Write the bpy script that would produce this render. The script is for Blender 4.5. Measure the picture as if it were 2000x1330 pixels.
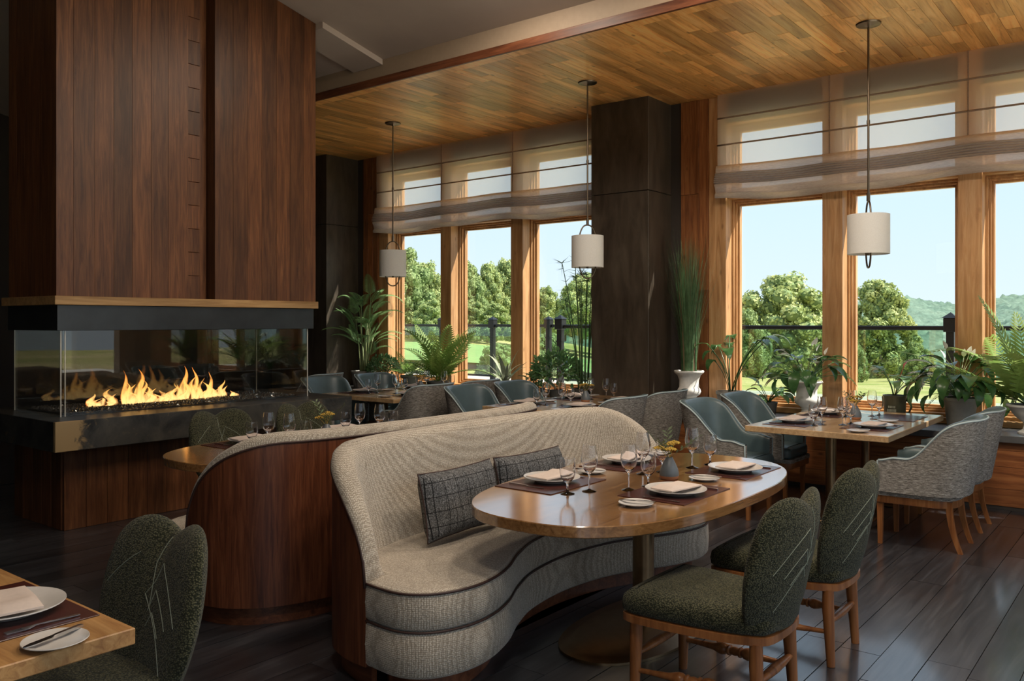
import bpy, math, random
import numpy as np
from mathutils import Vector, Matrix, noise

random.seed(7); np.random.seed(7)
for o in list(bpy.data.objects): bpy.data.objects.remove(o, do_unlink=True)
S = bpy.context.scene
COL = S.collection
PI = math.pi

# ------------------------------------------------------------------ camera
F_PX, HORIZON, EYE = 1654.7, 629.0, 1.58
YAW = math.atan(1310 / F_PX)
cd = bpy.data.cameras.new('camera'); cam = bpy.data.objects.new('camera', cd); COL.objects.link(cam)
cam.location = (0, 0, EYE); cam.rotation_euler = (PI/2, 0, YAW)
cd.sensor_fit = 'HORIZONTAL'; cd.sensor_width = 36; cd.lens = F_PX/2000*36
cd.shift_y = -(665-HORIZON)/2000; cd.clip_start = .05; cd.clip_end = 6000
S.camera = cam
FWD = Vector((-math.sin(YAW), math.cos(YAW), 0)); RGT = Vector((math.cos(YAW), math.sin(YAW), 0))
def far_point(u, v, d):      # a spot in the landscape at distance d along a view direction (layout of distant trees)
    return FWD*d + RGT*((u-1000)/F_PX*d) + Vector((0, 0, EYE+(HORIZON-v)/F_PX*d))

# ------------------------------------------------------------------ world, sun, exposure
W = bpy.data.worlds.new('sky'); S.world = W; W.use_nodes = True
wn = W.node_tree; wn.nodes.clear()
wo = wn.nodes.new('ShaderNodeOutputWorld'); wb = wn.nodes.new('ShaderNodeBackground')
tc = wn.nodes.new('ShaderNodeTexCoord'); sp = wn.nodes.new('ShaderNodeSeparateXYZ'); rp = wn.nodes.new('ShaderNodeValToRGB')
wn.links.new(tc.outputs['Generated'], sp.inputs[0]); wn.links.new(sp.outputs['Z'], rp.inputs[0])
rp.color_ramp.elements[0].position = 0.0; rp.color_ramp.elements[0].color = (.70, .82, .90, 1)
rp.color_ramp.elements[1].position = .5; rp.color_ramp.elements[1].color = (.50, .68, .90, 1)
e = rp.color_ramp.elements.new(.12); e.color = (.62, .79, .93, 1)
wn.links.new(rp.outputs[0], wb.inputs['Color']); wb.inputs['Strength'].default_value = 0.90
wn.links.new(wb.outputs[0], wo.inputs[0])
sl = bpy.data.lights.new('sun', 'SUN'); sl.energy = 8.0; sl.angle = .01; sl.color = (1, .95, .86)
so = bpy.data.objects.new('sun', sl); COL.objects.link(so)
so.rotation_euler = Vector((-.55, -.34, -.76)).to_track_quat('-Z', 'Y').to_euler()
def fill_light(x, y, z, energy, size, col=(1, .86, .70)):  # unseen fill light added under the ceiling to brighten the room
    l = bpy.data.lights.new('ceiling_lamp', 'AREA'); l.energy = energy; l.size = size; l.color = col; l.shape = 'DISK'
    o = bpy.data.objects.new('ceiling_lamp', l); COL.objects.link(o); o.location = (x, y, z); return o
for x_, y_ in ((-.3, 4.8), (-.3, 2.6), (-.3, .4), (-2.4, 5.1), (-4.4, 5.2)):
    fill_light(x_, y_, 4.05+.25+.22*(6.07-y_)-.05, 48 if x_ > -4 else 26, .7)
S.view_settings.view_transform = 'Standard'; S.view_settings.look = 'None'
S.view_settings.exposure = 0.5; S.view_settings.gamma = 1.0; S.view_settings.use_curve_mapping = False

# ------------------------------------------------------------------ materials
M = {}
class NT:
    def __init__(s, name):
        s.m = bpy.data.materials.new(name); s.m.use_nodes = True; s.t = s.m.node_tree; s.t.nodes.clear()
        s.out = s.n('ShaderNodeOutputMaterial'); M[name] = s.m
    def n(s, k, **kw):
        x = s.t.nodes.new(k)
        for a, b in kw.items(): setattr(x, a, b)
        return x
    def l(s, a, b): s.t.links.new(a, b)
    def bsdf(s, col=(.5, .5, .5), rough=.5, metal=0, spec=.5):
        b = s.n('ShaderNodeBsdfPrincipled'); s.b = b
        b.inputs['Base Color'].default_value = (*col, 1); b.inputs['Roughness'].default_value = rough
        b.inputs['Metallic'].default_value = metal; b.inputs['Specular IOR Level'].default_value = spec
        s.l(b.outputs[0], s.out.inputs[0]); return b
    def coord(s, kind='world', scale=(1, 1, 1), rand=0):
        if kind == 'world': o = s.n('ShaderNodeNewGeometry').outputs['Position']
        else: o = s.n('ShaderNodeTexCoord').outputs['Object']
        if rand:
            oi = s.n('ShaderNodeObjectInfo'); mu = s.n('ShaderNodeMath', operation='MULTIPLY'); mu.inputs[1].default_value = rand
            s.l(oi.outputs['Random'], mu.inputs[0]); ad = s.n('ShaderNodeVectorMath', operation='ADD')
            s.l(o, ad.inputs[0]); s.l(mu.outputs[0], ad.inputs[1]); o = ad.outputs[0]
        mp = s.n('ShaderNodeMapping'); mp.inputs['Scale'].default_value = scale; s.l(o, mp.inputs[0]); return mp.outputs[0]
    def noise(s, co, scale=5, detail=3, rough=.6, dist=0):
        x = s.n('ShaderNodeTexNoise'); x.inputs['Scale'].default_value = scale; x.inputs['Detail'].default_value = detail
        x.inputs['Roughness'].default_value = rough; x.inputs['Distortion'].default_value = dist
        s.l(co, x.inputs['Vector']); return x.outputs['Fac']
    def voro(s, co, scale=5, rnd=1, feature='F1'):
        x = s.n('ShaderNodeTexVoronoi', feature=feature); x.inputs['Scale'].default_value = scale
        x.inputs['Randomness'].default_value = rnd; s.l(co, x.inputs['Vector']); return x
    def ramp(s, fac, stops):
        r = s.n('ShaderNodeValToRGB'); e = r.color_ramp.elements
        while len(e) < len(stops): e.new(.5)
        for k, (p, c) in enumerate(stops): e[k].position = p; e[k].color = (*c, 1) if len(c) == 3 else c
        s.l(fac, r.inputs[0]); return r.outputs[0]
    def mix(s, a, b, fac, mode='MIX'):
        x = s.n('ShaderNodeMix', data_type='RGBA', blend_type=mode)
        for sock, v in ((x.inputs[0], fac), (x.inputs[6], a), (x.inputs[7], b)):
            if hasattr(v, 'is_linked'): s.l(v, sock)
            elif isinstance(v, (int, float)): sock.default_value = v
            else: sock.default_value = (*v, 1)
        return x.outputs[2]
    def bump(s, h, strength=.2, dist=.01):
        x = s.n('ShaderNodeBump'); x.inputs['Strength'].default_value = strength; x.inputs['Distance'].default_value = dist
        s.l(h, x.inputs['Height']); s.l(x.outputs[0], s.b.inputs['Normal'])
    def rnd_val(s, lo, hi):
        oi = s.n('ShaderNodeObjectInfo'); r = s.n('ShaderNodeMapRange'); r.inputs[3].default_value = lo; r.inputs[4].default_value = hi
        s.l(oi.outputs['Random'], r.inputs[0]); return r.outputs[0]

def wood(name, dark, mid, light, axis='Z', kind='world', sc=1.0, rough=.45, var=(.85, 1.15), bump=.15, knots=0, spec=.4, gstretch=.07, gscale=26, coat=0):
    t = NT(name); t.bsdf(mid, rough, 0, spec)
    k = [sc, sc, sc]; k['XYZ'.index(axis)] *= gstretch
    co = t.coord(kind, tuple(k), 41.7)
    g = t.noise(co, gscale, 5, .65, .8)
    c = t.ramp(g, [(.28, dark), (.5, mid), (.74, light)])
    k2 = [sc, sc, sc]; k2['XYZ'.index(axis)] *= .2
    b2 = t.noise(t.coord(kind, tuple(k2), 17.3), 5, 2, .5, .3)
    c = t.mix(c, t.ramp(b2, [(.3, (.72, .70, .68)), (.7, (1.12, 1.1, 1.06))]), 1.0, 'MULTIPLY')
    if knots:
        kk = [sc*3.2]*3; kk['XYZ'.index(axis)] *= .45
        v = t.voro(t.coord(kind, tuple(kk), 23.1), 2.2, 1)
        c = t.mix(c, t.mix(dark, (.02, .012, .006), .6), t.ramp(v.outputs['Distance'], [(.04, (knots,)*3), (.13, (0, 0, 0))]))
    hs = t.n('ShaderNodeHueSaturation'); t.l(c, hs.inputs['Color']); t.l(t.rnd_val(*var), hs.inputs['Value'])
    t.l(hs.outputs[0], t.b.inputs['Base Color'])
    t.bump(g, bump, .002)
    if coat: t.b.inputs['Coat Weight'].default_value = coat; t.b.inputs['Coat Roughness'].default_value = .12; t.b.inputs['Coat IOR'].default_value = 1.9
    return t

def plain(name, col, rough=.5, metal=0, var=0, scale=20, bump=0, spec=.5, kind='world'):
    t = NT(name); t.bsdf(col, rough, metal, spec)
    f = t.noise(t.coord(kind), scale, 3)
    v = max(var, .04)
    c = t.ramp(f, [(.3, tuple(x*(1-v) for x in col)), (.7, tuple(min(1, x*(1+v)) for x in col))])
    t.l(c, t.b.inputs['Base Color'])
    if bump: t.bump(f, bump, .004)
    return t

wood('ceiling_wood', (.50, .215, .06), (.86, .445, .14), (.96, .63, .28), 'Y', rough=.3, var=(.62, 1.25), knots=.8, bump=.1)
wood('chimney_wood', (.060, .020, .0075), (.120, .044, .016), (.20, .082, .031), 'Z', rough=.42, var=(.72, 1.3), bump=.08, gscale=34)
wood('mantel_wood', (.30, .16, .06), (.46, .27, .11), (.60, .38, .17), 'Y', rough=.45)
wood('window_wood', (.36, .18, .075), (.53, .29, .13), (.66, .42, .22), 'Z', rough=.4, var=(.88, 1.12), bump=.05, knots=.5)
wood('sill_wood', (.36, .18, .07), (.54, .29, .115), (.68, .42, .19), 'X', rough=.4, var=(.88, 1.12), bump=.05, knots=.5)
wood('ledge_wood', (.13, .042, .014), (.27, .095, .032), (.40, .17, .06), 'X', rough=.42, var=(.75, 1.2), knots=.8)
wood('clad_wood', (.13, .042, .014), (.27, .10, .034), (.42, .18, .065), 'Z', rough=.42, var=(.65, 1.2), knots=.8)
wood('walnut', (.055, .016, .008), (.135, .042, .018), (.225, .082, .037), 'Z', rough=.38, var=(.95, 1.05), bump=.08, gscale=40)
wood('walnut_plinth', (.055, .018, .009), (.14, .046, .02), (.225, .085, .038), 'X', rough=.42, var=(.95, 1.05), bump=.08)
wood('oak_top', (.17, .075, .025), (.30, .145, .05), (.42, .23, .095), 'Y', rough=.2, var=(.95, 1.05), bump=.10, spec=.6, gscale=45, coat=1)
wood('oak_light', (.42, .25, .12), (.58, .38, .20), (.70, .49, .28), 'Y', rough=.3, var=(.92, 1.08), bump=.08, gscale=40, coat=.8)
wood('oak_light_x', (.28, .13, .05), (.44, .24, .09), (.56, .34, .15), 'X', rough=.38, var=(.95, 1.05), bump=.08, gscale=40)
wood('chair_wood', (.15, .05, .017), (.29, .11, .036), (.41, .18, .066), 'Z', 'object', rough=.3, var=(.95, 1.08), bump=.05)
wood('floor_wood', (.016, .017, .021), (.034, .036, .043), (.066, .070, .082), 'Y', rough=.3, var=(.75, 1.3), bump=.15, gscale=22, spec=.6, coat=.5)
wood('deck_wood', (.46, .41, .34), (.58, .53, .45), (.68, .62, .53), 'X', rough=.7)
plain('dark_gap', (.02, .012, .008), .8)
plain('plaster', (.50, .42, .365), .75, var=.04, scale=3)
plain('fascia_paint', (.36, .27, .19), .6, var=.04)
plain('dark_wall', (.035, .027, .022), .7)
plain('pale_wall', (.42, .40, .37), .8)
t = NT('pillar_metal'); t.bsdf((.060, .050, .040), .34, .35)
f = t.noise(t.coord('world', (1, 1, .25)), 9, 4, .6, .4)
t.l(t.ramp(f, [(.3, (.060, .047, .035)), (.7, (.115, .092, .068))]), t.b.inputs['Base Color'])
t.l(t.ramp(f, [(.3, (.32,)*3), (.7, (.48,)*3)]), t.b.inputs['Roughness'])
plain('black_metal', (.022, .023, .025), .38, .6)
plain('hood_steel', (.050, .054, .058), .34, .75, var=.15, scale=4)
plain('bronze', (.30, .20, .11), .34, 1, var=.1)
plain('lamp_metal', (.16, .125, .09), .35, 1)
plain('glass_rim', (.55, .52, .46), .15, spec=.8)
plain('steel', (.62, .62, .62), .2, 1)
t = NT('slab'); t.bsdf((.05, .05, .048), .33, .35)
co = t.coord('world', (1, 1, 1)); f1 = t.noise(co, 3.2, 6, .65, .8); f2 = t.noise(co, 9, 5, .6, 1.5)
c = t.ramp(f1, [(.35, (.022, .023, .024)), (.52, (.065, .062, .056)), (.70, (.11, .10, .082))])
br = t.ramp(f2, [(.60, (0, 0, 0)), (.70, (.7,)*3)])
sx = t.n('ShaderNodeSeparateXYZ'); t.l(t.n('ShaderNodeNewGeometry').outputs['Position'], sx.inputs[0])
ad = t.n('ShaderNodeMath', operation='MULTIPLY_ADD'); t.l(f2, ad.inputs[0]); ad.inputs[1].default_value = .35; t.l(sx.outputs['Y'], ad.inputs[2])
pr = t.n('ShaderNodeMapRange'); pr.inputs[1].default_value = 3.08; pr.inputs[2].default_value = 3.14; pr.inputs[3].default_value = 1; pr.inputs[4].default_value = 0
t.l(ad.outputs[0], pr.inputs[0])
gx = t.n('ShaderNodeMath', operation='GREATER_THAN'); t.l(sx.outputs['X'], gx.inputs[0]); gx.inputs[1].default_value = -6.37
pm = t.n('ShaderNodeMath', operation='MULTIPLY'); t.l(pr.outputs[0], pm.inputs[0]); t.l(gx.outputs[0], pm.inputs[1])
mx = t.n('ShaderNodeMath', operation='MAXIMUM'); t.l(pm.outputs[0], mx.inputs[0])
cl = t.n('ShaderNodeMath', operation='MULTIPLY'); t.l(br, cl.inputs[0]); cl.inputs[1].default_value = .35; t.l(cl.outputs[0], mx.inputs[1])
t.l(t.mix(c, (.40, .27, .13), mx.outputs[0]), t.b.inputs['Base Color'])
plain('stone_top', (.10, .098, .097), .3, var=.25, scale=5)
# fabrics
def weave(name, a, b, scale, rough=.9, bumps=.6, rnd=.15, kind='object'):
    t = NT(name); t.bsdf(a, rough, 0, .15)
    v = t.voro(t.coord(kind), scale, rnd)
    f = t.noise(t.coord(kind), scale*.06, 2)
    c = t.ramp(v.outputs['Distance'], [(.12, a), (.62, b)])
    c = t.mix(c, t.ramp(f, [(.3, (.9,)*3), (.7, (1.06,)*3)]), 1, 'MULTIPLY')
    t.l(c, t.b.inputs['Base Color']); 
    iv = t.n('ShaderNodeMath', operation='SUBTRACT'); iv.inputs[0].default_value = 1; t.l(v.outputs['Distance'], iv.inputs[1])
    t.bump(iv.outputs[0], bumps, .004)
    t.b.inputs['Sheen Weight'].default_value = .25; return t
weave('beige_weave', (.68, .61, .51), (.30, .25, .19), 125, rnd=.35)
weave('green_boucle', (.135, .128, .070), (.018, .020, .010), 190, bumps=1.0, rnd=1)
M['green_boucle'].node_tree.nodes['Principled BSDF'].inputs['Sheen Weight'].default_value = .12
plain('stitch', (.25, .28, .22), .8)
plain('dark_piping', (.045, .02, .015), .6)
t = NT('tweed'); t.bsdf((.3, .28, .25), .9, 0, .15)
f = t.noise(t.coord('object', (1, 1, 7), 5), 28, 5, .75, .5); f2 = t.noise(t.coord('object', (1, 1, 2.5)), 90, 3, .7)
c = t.ramp(f, [(.33, (.055, .05, .045)), (.5, (.27, .245, .215)), (.68, (.56, .53, .48))])
t.l(t.mix(c, t.ramp(f2, [(.3, (.6,)*3), (.7, (1.2,)*3)]), 1, 'MULTIPLY'), t.b.inputs['Base Color']); t.bump(f2, .5, .003)
plain('teal_leather', (.085, .125, .135), .36, var=.1, scale=8, bump=.06, kind='object')
plain('pale_piping', (.42, .50, .50), .45)
t = NT('plaid'); t.bsdf((.16, .16, .16), .9, 0, .12)
co = t.coord('object'); sx = t.n('ShaderNodeSeparateXYZ'); t.l(co, sx.inputs[0])
f = t.noise(co, 150, 3, .8); base = t.ramp(f, [(.36, (.03, .029, .028)), (.52, (.115, .115, .115)), (.66, (.28, .28, .285))])
def line(sock, per, wid, off):
    a = t.n('ShaderNodeMath', operation='MULTIPLY_ADD'); t.l(sock, a.inputs[0]); a.inputs[1].default_value = 1/per; a.inputs[2].default_value = off+40
    fr = t.n('ShaderNodeMath', operation='FRACT'); t.l(a.outputs[0], fr.inputs[0])
    lt = t.n('ShaderNodeMath', operation='LESS_THAN'); t.l(fr.outputs[0], lt.inputs[0]); lt.inputs[1].default_value = wid; return lt.outputs[0]
c = base
for s_, p_, o_ in ((sx.outputs['X'], .088, .2), (sx.outputs['Z'], .072, .4), (sx.outputs['X'], .055, .7)):
    c = t.mix(c, (.014, .014, .015), line(s_, p_, .045, o_))
t.l(c, t.b.inputs['Base Color']); t.bump(f, .5, .003)
t = NT('linen'); co = t.coord('world')
g1 = t.noise(t.coord('world', (1, 1, 14)), 22, 3, .7); g2 = t.noise(t.coord('world', (14, 1, 1)), 22, 3, .7)
ad = t.n('ShaderNodeMath', operation='ADD'); t.l(g1, ad.inputs[0]); t.l(g2, ad.inputs[1])
col = t.ramp(ad.outputs[0], [(.35, (.86, .72, .56)), (.65, (.97, .87, .72))])
df = t.n('ShaderNodeBsdfDiffuse'); tl = t.n('ShaderNodeBsdfTranslucent'); tr = t.n('ShaderNodeBsdfTransparent')
t.l(col, df.inputs[0]); t.l(col, tl.inputs[0]); tr.inputs[0].default_value = (.98, .94, .88, 1)
m1 = t.n('ShaderNodeMixShader'); m1.inputs[0].default_value = .72; t.l(df.outputs[0], m1.inputs[1]); t.l(tl.outputs[0], m1.inputs[2])
fr = t.ramp(ad.outputs[0], [(.38, (.95,)*3), (.62, (.46,)*3)])
m2 = t.n('ShaderNodeMixShader'); t.l(fr, m2.inputs[0]); t.l(m1.outputs[0], m2.inputs[1]); t.l(tr.outputs[0], m2.inputs[2])
t.l(m2.outputs[0], t.out.inputs[0])
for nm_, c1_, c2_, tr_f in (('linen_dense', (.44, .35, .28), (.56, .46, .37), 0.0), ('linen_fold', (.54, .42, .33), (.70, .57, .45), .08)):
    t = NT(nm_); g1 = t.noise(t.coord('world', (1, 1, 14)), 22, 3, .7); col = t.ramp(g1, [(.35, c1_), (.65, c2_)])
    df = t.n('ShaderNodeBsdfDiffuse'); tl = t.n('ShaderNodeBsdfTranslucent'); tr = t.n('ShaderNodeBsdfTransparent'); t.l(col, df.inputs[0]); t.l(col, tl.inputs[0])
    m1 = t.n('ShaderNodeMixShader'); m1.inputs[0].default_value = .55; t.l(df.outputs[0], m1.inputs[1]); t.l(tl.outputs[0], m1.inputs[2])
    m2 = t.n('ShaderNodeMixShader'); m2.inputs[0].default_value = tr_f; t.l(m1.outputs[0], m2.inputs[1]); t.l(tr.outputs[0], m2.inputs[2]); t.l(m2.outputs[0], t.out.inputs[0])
t = NT('lamp_shade'); df = t.n('ShaderNodeBsdfDiffuse'); tl = t.n('ShaderNodeBsdfTranslucent')
c = t.ramp(t.noise(t.coord('object', (1, 1, 1)), 120, 2), [(.3, (.84, .83, .80)), (.7, (.90, .89, .86))])
t.l(c, df.inputs[0]); t.l(c, tl.inputs[0]); m1 = t.n('ShaderNodeMixShader'); m1.inputs[0].default_value = .3
t.l(df.outputs[0], m1.inputs[1]); t.l(tl.outputs[0], m1.inputs[2]); t.l(m1.outputs[0], t.out.inputs[0])
# glass
def pane_glass(name, tint, lo, hi, rough=0.0):
    t = NT(name); tr = t.n('ShaderNodeBsdfTransparent'); tr.inputs[0].default_value = (*tint, 1)
    gl = t.n('ShaderNodeBsdfGlossy'); gl.inputs['Roughness'].default_value = rough; gl.inputs[0].default_value = (1, 1, 1, 1)
    lw = t.n('ShaderNodeLayerWeight'); lw.inputs[0].default_value = .35
    mr = t.n('ShaderNodeMapRange'); mr.inputs[3].default_value = lo; mr.inputs[4].default_value = hi
    pw = t.n('ShaderNodeMath', operation='POWER'); t.l(lw.outputs['Facing'], pw.inputs[0]); pw.inputs[1].default_value = 2.2
    t.l(pw.outputs[0], mr.inputs[0]); mx = t.n('ShaderNodeMixShader'); t.l(mr.outputs[0], mx.inputs[0])
    t.l(tr.outputs[0], mx.inputs[1]); t.l(gl.outputs[0], mx.inputs[2]); t.l(mx.outputs[0], t.out.inputs[0])
pane_glass('window_glass', (.985, .99, .985), .02, .3)
pane_glass('fire_glass', (.90, .90, .88), .035, .5)
pane_glass('rail_glass', (.78, .87, .82), .05, .4)
pane_glass('drink_glass', (.95, .95, .955), .05, .85)
t = NT('goblet_glass'); g_ = t.n('ShaderNodeBsdfGlass'); g_.inputs['IOR'].default_value = 1.45; g_.inputs['Roughness'].default_value = 0; g_.inputs[0].default_value = (.985, .985, .99, 1); t.l(g_.outputs[0], t.out.inputs[0])
plain('ceramic', (.56, .53, .50), .22, var=.03, spec=.5)
plain('napkin', (.60, .50, .44), .85, var=.04, scale=60)
plain('burgundy', (.060, .016, .012), .26, var=.12, scale=30, bump=.05)
plain('vase_grey', (.12, .135, .145), .35, var=.06)
plain('terracotta', (.42, .18, .085), .6)
plain('flower_yellow', (.50, .32, .05), .8, var=.3, scale=90)
plain('flower_white', (.86, .86, .78), .5)
plain('flower_red', (.45, .06, .03), .4)
def leafmat(name, c1, c2, rough=.4, tr=.3):
    t = NT(name); b = t.bsdf(c1, rough, 0, .4)
    f = t.noise(t.coord('object', (1, 1, 1), 9), 14, 3)
    c = t.mix(t.ramp(f, [(.3, c1), (.7, c2)]), (1, 1, 1), 0)
    hs = t.n('ShaderNodeHueSaturation'); t.l(c, hs.inputs['Color']); t.l(t.rnd_val(.75, 1.25), hs.inputs['Value'])
    t.l(hs.outputs[0], b.inputs['Base Color'])
    tl = t.n('ShaderNodeBsdfTranslucent'); t.l(hs.outputs[0], tl.inputs[0])
    mx = t.n('ShaderNodeMixShader'); mx.inputs[0].default_value = tr
    t.l(b.outputs[0], mx.inputs[1]); t.l(tl.outputs[0], mx.inputs[2]); t.l(mx.outputs[0], t.out.inputs[0])
leafmat('leaf_palm', (.16, .32, .11), (.30, .48, .20), .45)
leafmat('leaf_fern', (.20, .34, .07), (.34, .48, .13), .5, .45)
leafmat('leaf_dark', (.035, .10, .03), (.075, .17, .055), .25, .25)
leafmat('leaf_mid', (.09, .21, .07), (.19, .33, .13), .35, .35)
leafmat('leaf_grey', (.22, .26, .16), (.40, .42, .29), .5, .2)
leafmat('leaf_grass', (.06, .13, .05), (.15, .26, .12), .5, .25)
leafmat('leaf_olive', (.07, .10, .04), (.13, .17, .08), .5, .2)
plain('stem_green', (.20, .24, .10), .5); plain('stem_brown', (.16, .10, .055), .7)
plain('soil', (.035, .024, .017), .95, var=.3, scale=80, bump=.6)
plain('moss', (.30, .28, .25), .95, var=.35, scale=120, bump=.8)
plain('urn_white', (.66, .65, .61), .7, var=.12, scale=14, bump=.3)
plain('pot_grey', (.30, .29, .26), .7, var=.15, scale=9, bump=.15)
plain('pot_dark', (.10, .095, .085), .5, var=.2, scale=12)
plain('pot_green', (.075, .075, .045), .4, var=.15, scale=12)
plain('pot_print', (.30, .31, .24), .6)
plain('pebble', (.075, .068, .062), .12, var=.3, spec=.8)
# outdoors
def foliage(name, c1, c2, c3, kind='world', sc=.6):
    t = NT(name); b = t.bsdf(c2, .6, 0, .25)
    f = t.noise(t.coord(kind), sc, 3); g = t.noise(t.coord(kind), sc*14, 2)
    c = t.ramp(f, [(.3, c1), (.5, c2), (.72, c3)])
    c = t.mix(c, t.ramp(g, [(.3, (.7,)*3), (.7, (1.25,)*3)]), 1, 'MULTIPLY')
    t.l(c, b.inputs['Base Color']); tl = t.n('ShaderNodeBsdfTranslucent'); t.l(c, tl.inputs[0])
    mx = t.n('ShaderNodeMixShader'); mx.inputs[0].default_value = .25
    t.l(b.outputs[0], mx.inputs[1]); t.l(tl.outputs[0], mx.inputs[2]); t.l(mx.outputs[0], t.out.inputs[0])
foliage('tree_leaf', (.26, .33, .11), (.40, .46, .17), (.55, .56, .25))
foliage('tree_leaf_deep', (.19, .27, .10), (.29, .38, .15), (.42, .48, .20))
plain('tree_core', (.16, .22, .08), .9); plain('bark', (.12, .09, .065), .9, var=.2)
t = NT('forest'); t.bsdf((.2, .3, .15), .9, 0, .1)
co = t.coord('world'); f = t.noise(co, .012, 4); v = t.noise(co, .09, 3)
c = t.ramp(f, [(.3, (.085, .14, .105)), (.7, (.17, .235, .17))])
t.l(t.mix(c, t.ramp(v, [(.3, (.72,)*3), (.7, (1.2,)*3)]), 1, 'MULTIPLY'), t.b.inputs['Base Color'])
t = NT('grass_field'); t.bsdf((.35, .36, .12), .95, 0, .1)
co = t.coord('world'); f = t.noise(co, .16, 4, .6, .6); g = t.noise(co, 5, 3, .7)
c = t.ramp(f, [(.30, (.24, .27, .07)), (.48, (.42, .37, .14)), (.66, (.54, .43, .22))])
t.l(t.mix(c, t.ramp(g, [(.3, (.75,)*3), (.7, (1.2,)*3)]), 1, 'MULTIPLY'), t.b.inputs['Base Color'])
plain('terrace_stone', (.62, .57, .49), .8, var=.06, scale=2)  # pale surface of the added paving that bounces sunlight indoors
plain('lawn', (.24, .34, .12), .9, var=.12, scale=.8)
# fire
t = NT('flame'); em = t.n('ShaderNodeEmission'); tr = t.n('ShaderNodeBsdfTransparent')
sx = t.n('ShaderNodeSeparateXYZ'); t.l(t.n('ShaderNodeTexCoord').outputs['Object'], sx.inputs[0])
nz = t.noise(t.coord('object', (1, 1, .35), 7), 16, 3, .6, 1.2)
lw2 = t.n('ShaderNodeLayerWeight'); lw2.inputs[0].default_value = .5
zr = t.ramp(sx.outputs['Z'], [(0.0, (1, .66, .26)), (.12, (1, .52, .13)), (.28, (1, .28, .04))])
t.l(t.mix(zr, (.95, .22, .03), t.ramp(lw2.outputs['Facing'], [(.25, (0, 0, 0)), (.8, (1, 1, 1))])), em.inputs[0])
em.inputs[1].default_value = 1.5
lw = t.n('ShaderNodeLayerWeight'); lw.inputs[0].default_value = .5
iv = t.n('ShaderNodeMath', operation='SUBTRACT'); iv.inputs[0].default_value = 1; t.l(lw.outputs['Facing'], iv.inputs[1])
pw = t.n('ShaderNodeMath', operation='MULTIPLY'); t.l(iv.outputs[0], pw.inputs[0]); t.l(t.ramp(nz, [(.36, (.12,)*3), (.6, (1,)*3)]), pw.inputs[1])
mx = t.n('ShaderNodeMixShader'); t.l(pw.outputs[0], mx.inputs[0]); t.l(tr.outputs[0], mx.inputs[1]); t.l(em.outputs[0], mx.inputs[2])
t.l(mx.outputs[0], t.out.inputs[0])

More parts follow.
